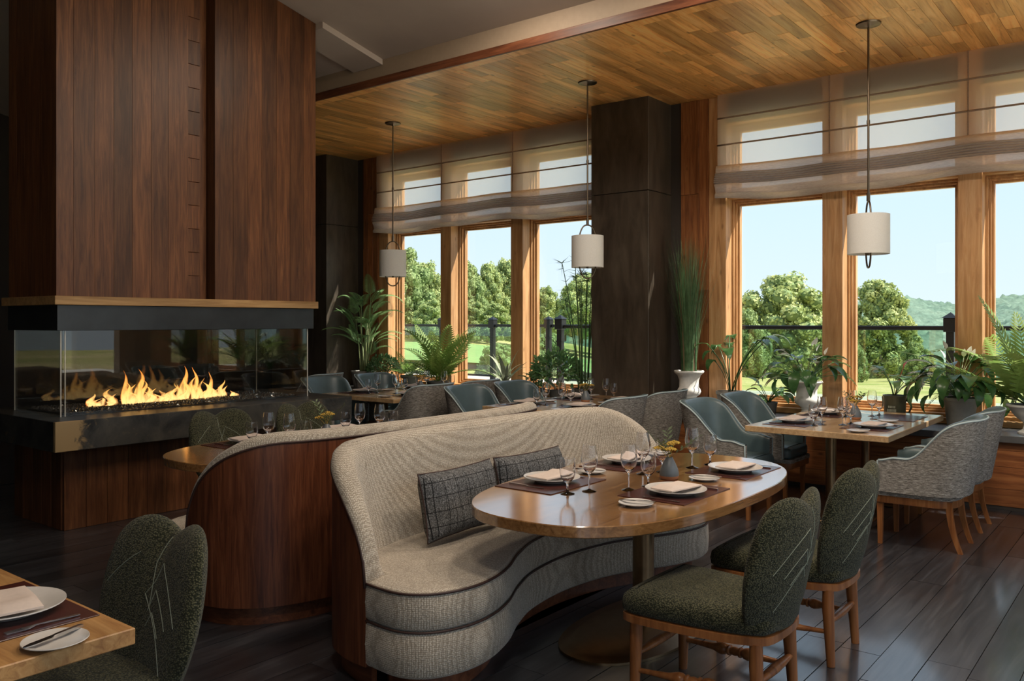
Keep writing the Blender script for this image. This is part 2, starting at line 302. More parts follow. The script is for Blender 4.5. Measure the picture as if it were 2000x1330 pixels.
# ------------------------------------------------------------------ mesh helpers
class MB:
    def __init__(s): s.v = []; s.f = []
    def add(s, vs, fs):
        b = len(s.v); s.v += [tuple(p) for p in vs]; s.f += [tuple(i+b for i in f) for f in fs]; return s
    def box(s, x0, x1, y0, y1, z0, z1, bev=0):
        if bev:
            b = min(bev, (x1-x0)/2.01, (y1-y0)/2.01, (z1-z0)/2.01)
            vs = []; idx = {}
            for i, x in enumerate((x0, x1)):
                for j, y in enumerate((y0, y1)):
                    for k, z in enumerate((z0, z1)):
                        sx, sy, sz = (b, -b)[i], (b, -b)[j], (b, -b)[k]
                        idx[i, j, k] = (len(vs), len(vs)+1, len(vs)+2)
                        vs += [(x, y+sy, z+sz), (x+sx, y, z+sz), (x+sx, y+sy, z)]
            g = lambda i, j, k, a: idx[i, j, k][a]
            fs = []
            for i in (0, 1): q = [g(i, 0, 0, 0), g(i, 1, 0, 0), g(i, 1, 1, 0), g(i, 0, 1, 0)]; fs.append(q if i else q[::-1])
            for j in (0, 1): q = [g(0, j, 0, 1), g(0, j, 1, 1), g(1, j, 1, 1), g(1, j, 0, 1)]; fs.append(q if j else q[::-1])
            for k in (0, 1): q = [g(0, 0, k, 2), g(1, 0, k, 2), g(1, 1, k, 2), g(0, 1, k, 2)]; fs.append(q if k else q[::-1])
            for i in (0, 1):
                for j in (0, 1):
                    fs.append((g(i, j, 0, 0), g(i, j, 1, 0), g(i, j, 1, 1), g(i, j, 0, 1)))
                    fs.append((g(i, 0, j, 0), g(i, 1, j, 0), g(i, 1, j, 2), g(i, 0, j, 2)))
                    fs.append((g(0, i, j, 1), g(1, i, j, 1), g(1, i, j, 2), g(0, i, j, 2)))
                    for k in (0, 1): fs.append((g(i, j, k, 0), g(i, j, k, 1), g(i, j, k, 2)))
            return s.add(vs, fs)
        vs = [(x, y, z) for x in (x0, x1) for y in (y0, y1) for z in (z0, z1)]
        return s.add(vs, [(0, 1, 3, 2), (4, 6, 7, 5), (0, 4, 5, 1), (2, 3, 7, 6), (0, 2, 6, 4), (1, 5, 7, 3)])
    def lathe(s, prof, n=24, c=(0, 0, 0), cap0=True, cap1=True, sx=1, sy=1):
        vs = []; fs = []
        for r, z in prof:
            for k in range(n):
                a = 2*PI*k/n; vs.append((c[0]+r*math.cos(a)*sx, c[1]+r*math.sin(a)*sy, c[2]+z))
        for i in range(len(prof)-1):
            for k in range(n):
                fs.append((i*n+k, i*n+(k+1) % n, (i+1)*n+(k+1) % n, (i+1)*n+k))
        if cap0: fs.append(tuple(range(n))[::-1])
        if cap1: fs.append(tuple((len(prof)-1)*n+k for k in range(n)))
        return s.add(vs, fs)
    def tube(s, pts, r, n=8, closed=False):
        P = [Vector(p) for p in pts]; m = len(P); rs = r if isinstance(r, (list, tuple)) else [r]*m
        vs = []; fs = []; up = None
        for i in range(m):
            a = P[(i-1) % m] if (closed or i > 0) else P[i]; b = P[(i+1) % m] if (closed or i < m-1) else P[i]
            d = (b-a); d = d.normalized() if d.length > 1e-9 else Vector((0, 0, 1))
            if up is None: up = d.orthogonal().normalized()
            up = (up - d*up.dot(d)); up = up.normalized() if up.length > 1e-6 else d.orthogonal().normalized()
            w = d.cross(up)
            for k in range(n):
                t_ = 2*PI*k/n; vs.append(P[i]+(up*math.cos(t_)+w*math.sin(t_))*rs[i])
        for i in range(m if closed else m-1):
            j = (i+1) % m
            for k in range(n): fs.append((i*n+k, i*n+(k+1) % n, j*n+(k+1) % n, j*n+k))
        if not closed: fs.append(tuple(range(n))[::-1]); fs.append(tuple((m-1)*n+k for k in range(n)))
        return s.add(vs, fs)
    def grid(s, rows, close_u=False):
        n = len(rows[0]); vs = [p for r in rows for p in r]; fs = []
        for i in range(len(rows)-1):
            for k in range(n if close_u else n-1):
                fs.append((i*n+k, i*n+(k+1) % n, (i+1)*n+(k+1) % n, (i+1)*n+k))
        return s.add(vs, fs)
    def prism(s, loop, layers, cap0=True, cap1=True):   # layers: (inset, z); loop is CCW
        rows = [[(*p, z) for p in offset_loop(loop, -ins)] for ins, z in layers]
        b = len(s.v); n = len(loop); s.grid(rows, True)
        if cap0: s.f.append(tuple(b+k for k in range(n))[::-1])
        if cap1: s.f.append(tuple(b+(len(rows)-1)*n+k for k in range(n)))
        return s
    def mesh(s, name, mat=None, smooth=False, angle=None):
        me = bpy.data.meshes.new(name); me.from_pydata(s.v, [], s.f); me.update()
        if mat: me.materials.append(M[mat])
        if smooth:
            me.polygons.foreach_set('use_smooth', [True]*len(me.polygons))
            if angle: me.set_sharp_from_angle(angle=math.radians(angle))
        return me
    def build(s, name, mat, parent=None, smooth=False, angle=None, loc=None):
        return link(name, s.mesh(name, mat, smooth, angle), parent, loc)
def offset_loop(loop, d):
    n = len(loop); out = []
    for i in range(n):
        a, b, c = loop[i-1], loop[i], loop[(i+1) % n]
        t1 = Vector((b[0]-a[0], b[1]-a[1])); t2 = Vector((c[0]-b[0], c[1]-b[1]))
        t_ = (t1.normalized() if t1.length else t1)+(t2.normalized() if t2.length else t2)
        t_ = t_.normalized() if t_.length > 1e-6 else t1.normalized()
        out.append((b[0]+t_.y*d, b[1]-t_.x*d))
    return out
def link(name, data, parent=None, loc=None, rot=None, scale=None):
    o = bpy.data.objects.new(name, data); COL.objects.link(o)
    if parent: o.parent = parent; KIDS.setdefault(parent.name, []).append(o)
    if loc: o.location = loc
    if rot: o.rotation_euler = rot
    if scale: o.scale = scale
    return o
def tag(o, label=None, cat=None, group=None, kind=None):
    if label: o['label'] = label
    if cat: o['category'] = cat
    if group: o['group'] = group
    if kind: o['kind'] = kind
    return o
def thing(name, label, cat, loc=(0, 0, 0), rotz=0, group=None):
    o = link(name, None, None, loc, (0, 0, rotz)); o.empty_display_size = .1
    return tag(o, label, cat, group)
def struct(o, label=None): o['kind'] = 'structure'; return tag(o, label)
KIDS = {}
def copy_tree(o, parent=None):
    c = o.copy(); COL.objects.link(c); c.parent = parent
    if parent: KIDS.setdefault(parent.name, []).append(c)
    for ch in kids(o): copy_tree(ch, c)
    return c
def kids(o):
    return list(KIDS.get(o.name, []))
def place(proto, loc, rotz=0, label=None, group=None, first=[]):
    if proto.name not in USED: USED.add(proto.name); o = proto
    else: o = copy_tree(proto)
    o.location = loc; o.rotation_euler = (0, 0, rotz)
    if label: o['label'] = label
    if group: o['group'] = group
    return o
USED = set()
def spline(pts, n=8, closed=False):
    P = [Vector(p) for p in pts]; m = len(P); out = []
    g = (lambda i: P[i % m]) if closed else (lambda i: P[max(0, min(m-1, i))])
    for i in range(m if closed else m-1):
        p0, p1, p2, p3 = g(i-1), g(i), g(i+1), g(i+2)
        for k in range(n):
            t_ = k/n
            out.append(.5*((2*p1)+(p2-p0)*t_+(2*p0-5*p1+4*p2-p3)*t_*t_+(3*p1-p0-3*p2+p3)*t_**3))
    if not closed: out.append(P[-1])
    return out
def sstep(a, b, x):
    t_ = max(0, min(1, (x-a)/(b-a))); return t_*t_*(3-2*t_)

# ------------------------------------------------------------------ the room
WY = 8.72; CZ = 4.05; BY = 6.07        # window wall face, wood ceiling height, edge of the wood ceiling
LPOST = [-9.33, -8.07, -6.81, -5.55]; RPOST = [-4.01, -2.77, -1.53, -.29, .95]; 
XR = 1.7                                # face of the unseen right-hand wall with added openings
# floor: a dark subfloor and single planks
fl = struct(MB().box(-13.2, 1.9, -4.2, 9.0, -.2, -.012).build('floor', 'dark_gap'), 'dark charcoal wide plank floor')
PW = .1865
unit = MB().box(-.5, .5, -.5, .5, -.5, .5).mesh('plank', 'floor_wood')
rest = MB(); nk = 0
rows = int((1.6+9.0)/PW)
for r in range(rows):
    x = -9.0+(r+.5)*PW + .045
    y = -1.0-random.random()*1.6
    while y < 8.15:
        L = random.uniform(1.3, 2.3); y1 = min(y+L, 8.2)
        near = (-8.8 < x < .2 and y1 > .6)
        if near and nk < 300:
            link('plank', unit, fl, (x, (y+y1)/2, -.006+random.uniform(-.0012, 0)), None, (PW-.004, y1-y-.004, .012)); nk += 1
        else: rest.box(x-PW/2+.002, x+PW/2-.002, y+.002, y1-.002, -.012, -.0005)
        y = y1
for a in ((-13.1, -9.0, -4.1, 8.2), (-9.0, 1.7, -4.1, -2.7)):
    rest.box(a[0], a[1], a[2], a[3], -.012, -.001)
tag(rest.build('plank_field', 'floor_wood', fl), kind='stuff')

# wood ceiling
ce = struct(MB().box(-13.4, 2.0, BY, 9.0, CZ+.016, CZ+.36).build('ceiling', 'dark_gap'), 'honey coloured plank ceiling over the window tables')
unit = MB().box(-.5, .5, -.5, .5, -.5, .5, .0).mesh('plank', 'ceiling_wood')
CW = .112; rest = MB(); nk = 0; slots = []
x = .9
while x > -11.1:
    y = BY+.13-random.random()*.5
    while y < WY:
        L = random.uniform(.35, 1.25); y0 = max(y, BY+.13); y1 = min(y+L, WY+.02)
        if y1-y0 > .02: slots.append((x, y0, y1))
        y += L
    x -= CW
vis = [q for q in slots if q[0] > -9.9]
def dist(q): return Vector((q[0], (q[1]+q[2])/2, 2.5)).length / ((q[2]-q[1])**.5)
vis.sort(key=dist); keep = set(vis[:298])
for q in slots:
    x, y0, y1 = q
    if q in keep:
        link('plank', unit, ce, (x, (y0+y1)/2, CZ+.008+random.uniform(-.0015, .0015)), None, (CW-.0025, y1-y0-.002, .016))
    else: rest.box(x-CW/2+.00125, x+CW/2-.00125, y0+.001, y1-.001, CZ, CZ+.016)
rest.box(.96, 1.7, BY+.13, WY, CZ, CZ+.016)
tag(rest.build('plank_field', 'ceiling_wood', ce), kind='stuff')
MB().box(-11.1, 1.7, BY, BY+.128, CZ-.002, CZ+.016, .002).build('border_board', 'ceiling_wood', ce)
t1 = struct(MB().box(-11.2, 1.7, BY-.03, BY, CZ-.006, CZ+.075, .003).build('trim_1', 'walnut_plinth'), 'dark wood edge board of the plank ceiling')
t2 = struct(MB().box(-11.2, 1.7, BY-.012, BY+.02, CZ+.075, CZ+.28).build('trim_2', 'fascia_paint'), 'tan painted fascia above the plank ceiling edge')
# sloping plaster ceiling over the rest of the room
def up(y): return CZ+.25+.22*(BY-y)
m = MB(); A = [(-13.2, BY+.05), (1.9, BY+.05), (1.9, -4.2), (-13.2, -4.2)]
m.add([(x, y, up(y)) for x, y in A]+[(x, y, up(y)+.2) for x, y in A], [(3, 2, 1, 0), (4, 5, 6, 7), (0, 1, 5, 4), (1, 2, 6, 5), (2, 3, 7, 6), (3, 0, 4, 7)])
cu = struct(m.build('ceiling_vault', 'plaster'), 'sloping taupe plaster ceiling')
m = MB(); A = [(-6.95, BY-.02), (-6.50, BY-.02), (-6.50, 5.27), (-6.95, 5.27)]
m.add([(x, y, up(y)-.06) for x, y in A]+[(x, y, up(y)+.01) for x, y in A], [(3, 2, 1, 0), (4, 5, 6, 7), (0, 1, 5, 4), (1, 2, 6, 5), (2, 3, 7, 6), (3, 0, 4, 7)])
m.build('ceiling_band', 'plaster', cu)
# walls
struct(MB().box(-13.4, -13.2, -4.2, 9.0, -.2, 7).build('wall_left', 'dark_wall'))
struct(MB().box(-13.2, 1.9, -4.4, -4.2, -.2, 7).build('wall_rear', 'dark_wall'))
w = MB().box(-13.4, LPOST[0]-.1, WY, WY+.3, -.2, CZ+.3)
w.box(LPOST[-1]+.1, RPOST[0]-.1, WY, WY+.3, -.2, CZ+.3)
w.box(RPOST[-1]+.1, XR+.2, WY, WY+.3, -.2, CZ+.3)
for g in (LPOST, RPOST):
    w.box(g[0]-.1, g[-1]+.1, WY+.03, WY+.3, -.2, .63); w.box(g[0]-.1, g[-1]+.1, WY+.02, WY+.3, 3.76, CZ+.3)
struct(w.build('wall_window', 'dark_wall'), 'window wall')
# unseen right-hand wall, its openings added to let in more daylight
w = MB(); ys = [-4.2+.0, -3.9]
while ys[-1] < 7.5: ys += [ys[-1]+1.5, ys[-1]+1.66]
ys[-1] = 9.0; ys = ys[:-2]+[9.0] if len(ys) % 2 else ys
w.box(XR, XR+.2, -4.2, 9.0, -.2, .45).box(XR, XR+.2, -4.2, 9.0, 3.85, 7)
for k in range(0, len(ys)-1, 2): w.box(XR, XR+.2, ys[k], ys[k+1], .45, 3.85)
wr = struct(w.build('wall_right', 'fascia_paint'), 'wall with tall daylight openings')
struct(MB().box(XR, XR+1.2, -4.6, 9.4, 4.0, 4.1).build('trim_eave', 'fascia_paint'), 'eave over the right-hand windows')  # added out of view to keep direct sun off the floor
struct(MB().box(XR+.2, 16, -14, 14, -.12, -.02).build('terrace', 'terrace_stone'), 'pale stone terrace outside the right-hand windows')  # added out of view as a sunlit reflector for the room
# dark panelled pillars
def pillar(name, x0, x1, y0, label):
    p = struct(MB().box(x0+.02, x1-.02, y0+.02, WY+.02, 0, CZ).build(name, 'dark_gap'), label)
    for a, b in ((.0, 3.02), (3.028, CZ)):
        MB().box(x0, x1-.002, y0, y0+.02, a, b, .002).build('panel', 'pillar_metal', p)
        MB().box(x1-.02, x1, y0+.001, WY+.01, a, b, .002).build('panel', 'pillar_metal', p)
        MB().box(x0, x0+.02, y0+.022, WY+.01, a, b, .002).build('panel', 'pillar_metal', p)
pillar('pillar_1', -5.31, -4.57, 8.17, 'dark bronze panelled pillar between the two windows')
pillar('pillar_2', -11.2, -9.88, 8.08, 'dark bronze panelled pillar beside the fireplace')
struct(MB().box(-13.2, -11.2, 8.2, WY, -.01, CZ+.3).build('wall_corner', 'dark_wall'))
# reclaimed wood cladding beside the windows
for nm, a, b, n in (('trim_3', -4.57, RPOST[0]-.10, 4), ('trim_4', -9.88, LPOST[0]-.10, 4)):
    tr_ = struct(MB().box(a, b, WY-.012, WY-.002, .63, CZ).build(nm, 'dark_gap'), 'reclaimed wood boards beside the window')
    e = [a+.10]+sorted(random.uniform(a+.13, b-.03) for _ in range(0))
    n_ = 3; ws = [a+.13+(b-a-.13)*k/n_ for k in range(n_+1)]
    MB().box(a, a+.128, WY-.03, WY-.012, .63, CZ).build('board', 'dark_wall', tr_)
    for k in range(n_):
        z = .63
        while z < CZ-.01:
            z1 = min(CZ, z+random.uniform(1.2, 2.6)); z1 = CZ if CZ-z1 < .4 else z1
            MB().box(ws[k]+.001, ws[k+1]-.001, WY-.036-random.uniform(0, .01), WY-.012, z+.001, z1-.001, .002).build('board', 'clad_wood', tr_); z = z1
# ledge under the windows
lt = struct(MB().box(-9.88, 1.7, 8.10, WY+.02, .572, .63, .004).build('trim_5', 'stone_top'), 'dark stone ledge running under the windows')
lf = struct(MB().box(-9.88, 1.7, 8.17, WY, 0, .572).build('trim_6', 'dark_gap'), 'wood boarded front of the window ledge')
zs = [.03, .175, .36, .50, .57]
for r in range(4):
    x = -9.86
    while x < 1.6:
        x1 = min(1.65, x+random.uniform(1.6, 3.2))
        MB().box(x+.001, x1-.001, 8.148, 8.17, zs[r]+.001, zs[r+1]-.001, .002).build('board', 'ledge_wood', lf); x = x1
MB().box(-9.86, 1.65, 8.155, 8.17, 0, .03).build('toe_board', 'dark_wall', lf)

# windows: posts, stepped frames, panes
GB, GT, TB, TT = .787, 2.862, 3.06, 3.68
GY = WY+.24
post_mesh = MB().box(-.1, .1, WY-.02, WY+.16, .63, CZ, .004).mesh('post', 'window_wood')
wn_ = 0; tn = 6
for g in (LPOST, RPOST):
    for x in g:
        tn += 1; struct(link('trim_%d' % tn, post_mesh, None, (x, 0, 0)), 'square fir post between window bays')
    tn += 1
    sil = struct(MB().box(g[0]-.08, g[-1]+.08, WY-.035, WY+.17, .632, .69, .006).build('trim_%d' % tn, 'sill_wood'), 'fir window sill')
    MB().box(g[0]-.08, g[-1]+.08, WY+.05, WY+.2, .69, .722, .004).build('upper_step', 'sill_wood', sil)
    for a, b in zip(g, g[1:]):
        wn_ += 1; x0, x1 = a+.1, b-.1
        wd = struct(link('window_%d' % wn_, None), 'fir framed window bay'); wd.empty_display_size = .1
        for (zb, zt) in ((.722, 2.93), (2.99, 3.75)):
            gb, gt = (GB, GT) if zb < 1 else (TB, TT)
            for k in range(3):     # three stepped frames
                q = .022*k; y0 = WY+.14+.03*k
                zz0 = zb+(gb-zb)*k/3; zz1 = zt-(zt-gt)*k/3; w3 = .022; d0 = (gb-zb)/3; d1 = (zt-gt)/3
                m = MB().box(x0+q, x0+q+w3, y0, y0+.06, zz0, zz1, .003).box(x1-q-w3, x1-q, y0, y0+.06, zz0, zz1, .003)
                m.box(x0+q+w3, x1-q-w3, y0, y0+.06, zz0, zz0+d0, .003).box(x0+q+w3, x1-q-w3, y0, y0+.06, zz1-d1, zz1, .003)
                m.build('frame', 'window_wood', wd)
            MB().box(x0+.066, x1-.066, GY, GY+.008, gb, gt).build('pane', 'window_glass', wd)
        MB().box(x0, x1, WY+.02, WY+.2, 2.93, 2.99, .003).build('rail', 'sill_wood', wd)
        MB().box(x0, x1, WY+.02, WY+.2, 3.75, 3.80, .003).build('rail', 'sill_wood', wd)

# roman blinds
def blind(x0, x1, label, seams):
    o = thing('roman_blind', label, 'blind', (x0, 0, 0), 0, 'roman blinds')
    L = x1-x0; nx = int(L/.05); Y = WY-.10
    def dz(x): return .013*math.sin(x*2.1+x0)+.006*math.sin(x*5.3+1.3)
    def g(prof, wob):
        rows = []
        for (y, z, w) in prof:
            rows.append([(L*k/nx, Y+y+w*.010*math.sin(L*k/nx*9+z*30), z+w*dz(L*k/nx)) for k in range(nx+1)])
        return rows
    for za, zb in ((CZ-.001, 3.79), (3.786, 3.50), (3.496, 3.25)):
        MB().grid(g([(0, za, 0), (-.006, (za+zb)/2, .2), (0, zb, .1)], 1)).build('sheer_panel', 'linen', o, True)
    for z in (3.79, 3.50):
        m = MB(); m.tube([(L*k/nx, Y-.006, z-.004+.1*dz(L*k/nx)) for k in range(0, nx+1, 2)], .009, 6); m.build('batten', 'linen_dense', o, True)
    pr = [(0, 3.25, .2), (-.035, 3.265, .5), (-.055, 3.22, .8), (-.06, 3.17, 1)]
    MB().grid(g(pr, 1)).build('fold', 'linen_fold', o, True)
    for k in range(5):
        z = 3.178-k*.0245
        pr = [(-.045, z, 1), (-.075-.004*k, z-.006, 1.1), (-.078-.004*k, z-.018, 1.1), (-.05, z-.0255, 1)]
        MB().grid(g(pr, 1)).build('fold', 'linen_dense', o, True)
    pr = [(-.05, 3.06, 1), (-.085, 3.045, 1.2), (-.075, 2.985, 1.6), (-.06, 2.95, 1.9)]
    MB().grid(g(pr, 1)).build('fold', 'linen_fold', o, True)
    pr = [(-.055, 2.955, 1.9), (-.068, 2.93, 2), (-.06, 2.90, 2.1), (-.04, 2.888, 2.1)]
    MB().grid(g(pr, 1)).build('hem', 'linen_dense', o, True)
    for s in seams:
        MB().box(s-x0-.006, s-x0+.006, Y-.011, Y-.003, 3.25, CZ-.002).build('seam', 'linen_dense', o)
    return o
blind(LPOST[0]-.06, LPOST[-1]+.20, 'folded sheer linen blind on the window nearer the fireplace', LPOST[1:3])
blind(RPOST[0]+.04, RPOST[-1]+.06, 'folded sheer linen blind above the window by the urn of tall grass', RPOST[1:4])

# pendants
def pendant():
    o = thing('pendant_lamp', 'p', 'pendant lamp', (0, 0, 0))
    MB().lathe([(.01, -.035), (.02, -.03), (.062, -.018), (.095, -.012), (.10, 0)], 28).build('canopy', 'lamp_metal', o, True, 40)
    MB().tube([(0, 0, -.03), (0, 0, -1.44)], .009, 8).build('rod', 'lamp_metal', o, True, 40)
    MB().tube([(0, 0, -.80), (0, 0, -.83)], .014, 8).build('coupling', 'lamp_metal', o, True, 40)
    MB().tube([(0, 0, -1.40), (0, 0, -1.47)], .015, 8).build('coupling', 'lamp_metal', o, True, 40)
    pts = []
    for k in range(48):
        a = 2*PI*k/48; r = 1-.0*abs(math.sin(a))
        pts.append((.10*math.copysign(abs(math.cos(a))**.8, math.cos(a)), 0, -1.745+.275*math.copysign(abs(math.sin(a))**.85, math.sin(a))))
    MB().tube(pts, .0075, 8, True).build('hoop', 'lamp_metal', o, True)
    zt, zb, R = 2.468-CZ, 2.142-CZ, .165
    sh = MB().lathe([(R-.003, zb), (R, zb), (R, zt), (R-.003, zt), (R-.003, zb)], 48, cap0=False, cap1=False).build('shade', 'lamp_shade', o, True, 40)
    MB().lathe([(.158, zb+.02), (.158, zb+.024)], 40).build('diffuser', 'lamp_shade', sh, True, 40)
    MB().lathe([(.012, zb-.01), (.012, zb+.02)], 10).build('finial', 'lamp_metal', o)
    return o
pl = pendant(); KEEP_ROT = []
for x, rz, lb in ((-7.69, .75, 'white drum pendant lamp hanging over the window table nearest the fireplace'),
                  (-4.81, .95, 'white drum pendant lamp hanging beside the dark bronze pillar'),
                  (-2.04, 2.05, 'white drum pendant lamp hanging over the table with the dark mug planter')):
    place(pl, (x, 7.33, CZ), rz, lb, 'white drum pendants')

# ------------------------------------------------------------------ fireplace
fp = thing('fireplace', 'see-through gas fireplace with dark slab hearth and tall reddish plank chimney', 'fireplace', (-7.05, 4.06, 0))
FX, FB = -6.63, -7.5; FY0, FY1 = 2.86, 5.25
fo = Vector((7.05, -4.06, 0))
class FMB(MB):
    def build(s, *a, **k):
        s.v = [(p[0]+7.05, p[1]-4.06, p[2]) for p in s.v]; return MB.build(s, *a, **k)
bw = FMB().box(FB+.03, FX-.03, FY0+.08, FY1-.03, .0, .64).build('base_core', 'dark_gap', fp)
ys = np.linspace(FY0+.06, FY1-.02, 15)
for k in range(14):
    FMB().box(FX-.03, FX, ys[k]+.001, ys[k+1]-.001, 0, .64, .002).build('plank', 'chimney_wood', fp)
for k in range(5):
    a = FB+.0+(FX-.03-FB)*k/5
    FMB().box(a+.001, a+.87/5-.008, FY0+.05, FY0+.08, 0, .64, .002).build('plank', 'chimney_wood', fp)
sb = FMB().box(FB-.30, FX+.29, FY0-.13, FY1+.25, .64, .86, .004).build('hearth_slab', 'slab', fp)
tray = FMB().box(FB+.05, FX-.07, FY0+.12, FY1-.1, .86, .868).build('fire_tray', 'black_metal', fp)
m = MB(); R_ = random.Random(3)
for k in range(5200):
    x, y = R_.uniform(FB+.07, FX-.09), R_.uniform(FY0+.14, FY1-.12)
    q = R_.uniform(.009, .017); a = R_.uniform(0, 6.28); z = .868+R_.uniform(0, .012)
    ps = [(x+q*math.cos(a+j*2.1)*R_.uniform(.6, 1.2), y+q*math.sin(a+j*2.1)*R_.uniform(.6, 1.2), z+R_.uniform(-.002, .006)) for j in range(3)]+[(x, y, z+q*R_.uniform(.5, 1.1))]
    m.add(ps, [(0, 1, 3), (1, 2, 3), (2, 0, 3), (0, 2, 1)])
m.v = [(p[0]+7.05, p[1]-4.06, p[2]) for p in m.v]
tag(m.build('glass_pebbles', 'pebble', fp), kind='stuff')
FMB().box(-7.10, -7.00, 3.25, 4.72, .872, .885, .002).build('burner', 'black_metal', fp)
# glass box
GP = .012
fg = [(FX-.02, FX-.02+GP, FY0+.05, FY1-.06), (FB+.02, FB+.02+GP, FY0+.05, FY1-.06)]
for a in fg: FMB().box(a[0], a[1], a[2], a[3], .862, 1.52).build('glass_pane', 'fire_glass', fp)
FMB().box(FB+.035, FX-.022, FY0+.035, FY0+.035+GP, .862, 1.52).build('glass_pane', 'fire_glass', fp)
FMB().box(FB+.035, FX-.022, FY1-.055, FY1-.055+GP, .862, 1.52).build('glass_pane', 'fire_glass', fp)
for x_, y_ in ((FX-.012, FY0+.04), (FX-.02, FY0+.075), (FB+.03, FY0+.04), (FX-.012, FY1-.05), (FB+.03, FY1-.05)):
    FMB().box(x_-.004, x_+.004, y_-.004, y_+.004, .862, 1.515).build('glass_edge', 'glass_rim', fp)
hood = FMB().box(FB, FX+.02, FY0, FY1, 1.515, 1.71, .003).build('steel_band', 'hood_steel', fp)
FMB().box(FB-.05, FX+.055, FY0-.03, FY1+.03, 1.71, 1.777, .003).build('mantel', 'mantel_wood', fp)
def slopebox(x0, x1, y0, y1, z0):
    m = FMB(); m.add([(x, y, z) for x in (x0, x1) for y in (y0, y1) for z in (z0, up(y)-.004)], [(0, 1, 3, 2), (4, 6, 7, 5), (0, 4, 5, 1), (2, 3, 7, 6), (0, 2, 6, 4), (1, 5, 7, 3)]); return m
def chim(y0, y1, xf): slopebox(FX-.10, xf, y0+.0012, y1-.0012, 1.777).build('chimney_plank', 'chimney_wood', fp)
slopebox(FB+.03, FX-.10, FY0+.03, FY1-.03, 1.777).build('chimney_core', 'dark_gap', fp)
yl = [FY0+.002, 2.99, 3.15, 3.30, 3.45, 3.61, 3.76, 3.94]
for a, b in zip(yl, yl[1:]): chim(a, b, FX)
z = 1.777
while z < 4.6:
    FMB().box(FX-.10, FX-.05, 3.942, 4.08, z+.001, z+.20, .002).build('chimney_block', 'chimney_wood', fp); z += .202
chim(4.083, 4.165, FX-.09)
yr = [4.17, 4.35, 4.50, 4.65, 4.81, 4.96, 5.12, 5.262]
for a, b in zip(yr, yr[1:]): chim(a, b, FX+.035)
xs_ = np.linspace(FB+.01, FX-.10, 6)
for a, b in zip(xs_, xs_[1:]):
    slopebox(a+.001, b-.001, FY0+.004, FY0+.03, 1.777).build('chimney_plank', 'chimney_wood', fp)
    slopebox(a+.001, b-.001, FY1-.03, FY1, 1.777).build('chimney_plank', 'chimney_wood', fp)
# flames: twisted tapering tongues
def flame(h, w, seed):
    r_ = random.Random(seed); m = MB(); n = 14; rows = []
    ph, ph2 = r_.uniform(0, 6), r_.uniform(0, 6)
    for i in range(n+1):
        t_ = i/n; rad = w*(math.sin(PI*min(1, (t_*.85+.15)))**.8)*(1-t_)**.55+.0005
        cx = .25*w*math.sin(ph+t_*5)*t_*1.6; cy = .5*w*math.sin(ph2+t_*6)*t_*1.8
        rows.append([(cx+rad*.55*math.cos(a), cy+rad*math.sin(a)*(1+.25*math.sin(3*a+ph+t_*7)), h*t_) for a in np.linspace(0, 2*PI, 10)[:-1]])
    m.grid(rows, True); return m
fl_at = [(3.33, .09, .07), (3.42, .06, .06), (3.50, .12, .07), (3.58, .24, .05), (3.64, .14, .08), (3.72, .25, .055), (3.79, .13, .07), (3.87, .10, .08), (3.95, .09, .08), (4.03, .12, .07),
         (4.10, .13, .06), (4.17, .25, .05), (4.22, .18, .06), (4.28, .24, .045), (4.35, .13, .06), (4.40, .20, .05), (4.47, .10, .07), (4.55, .13, .045), (4.63, .05, .06)]
for k, (y, h, w) in enumerate(fl_at):
    for q in range(2):
        hh = h*(1.22 if q == 0 else .8)
        flame(hh, w*random.uniform(.6, .85), 100+k*7+q).build('flame', 'flame', fp, True, loc=(random.uniform(-.045, .045), y-4.06+.03*q, .876))

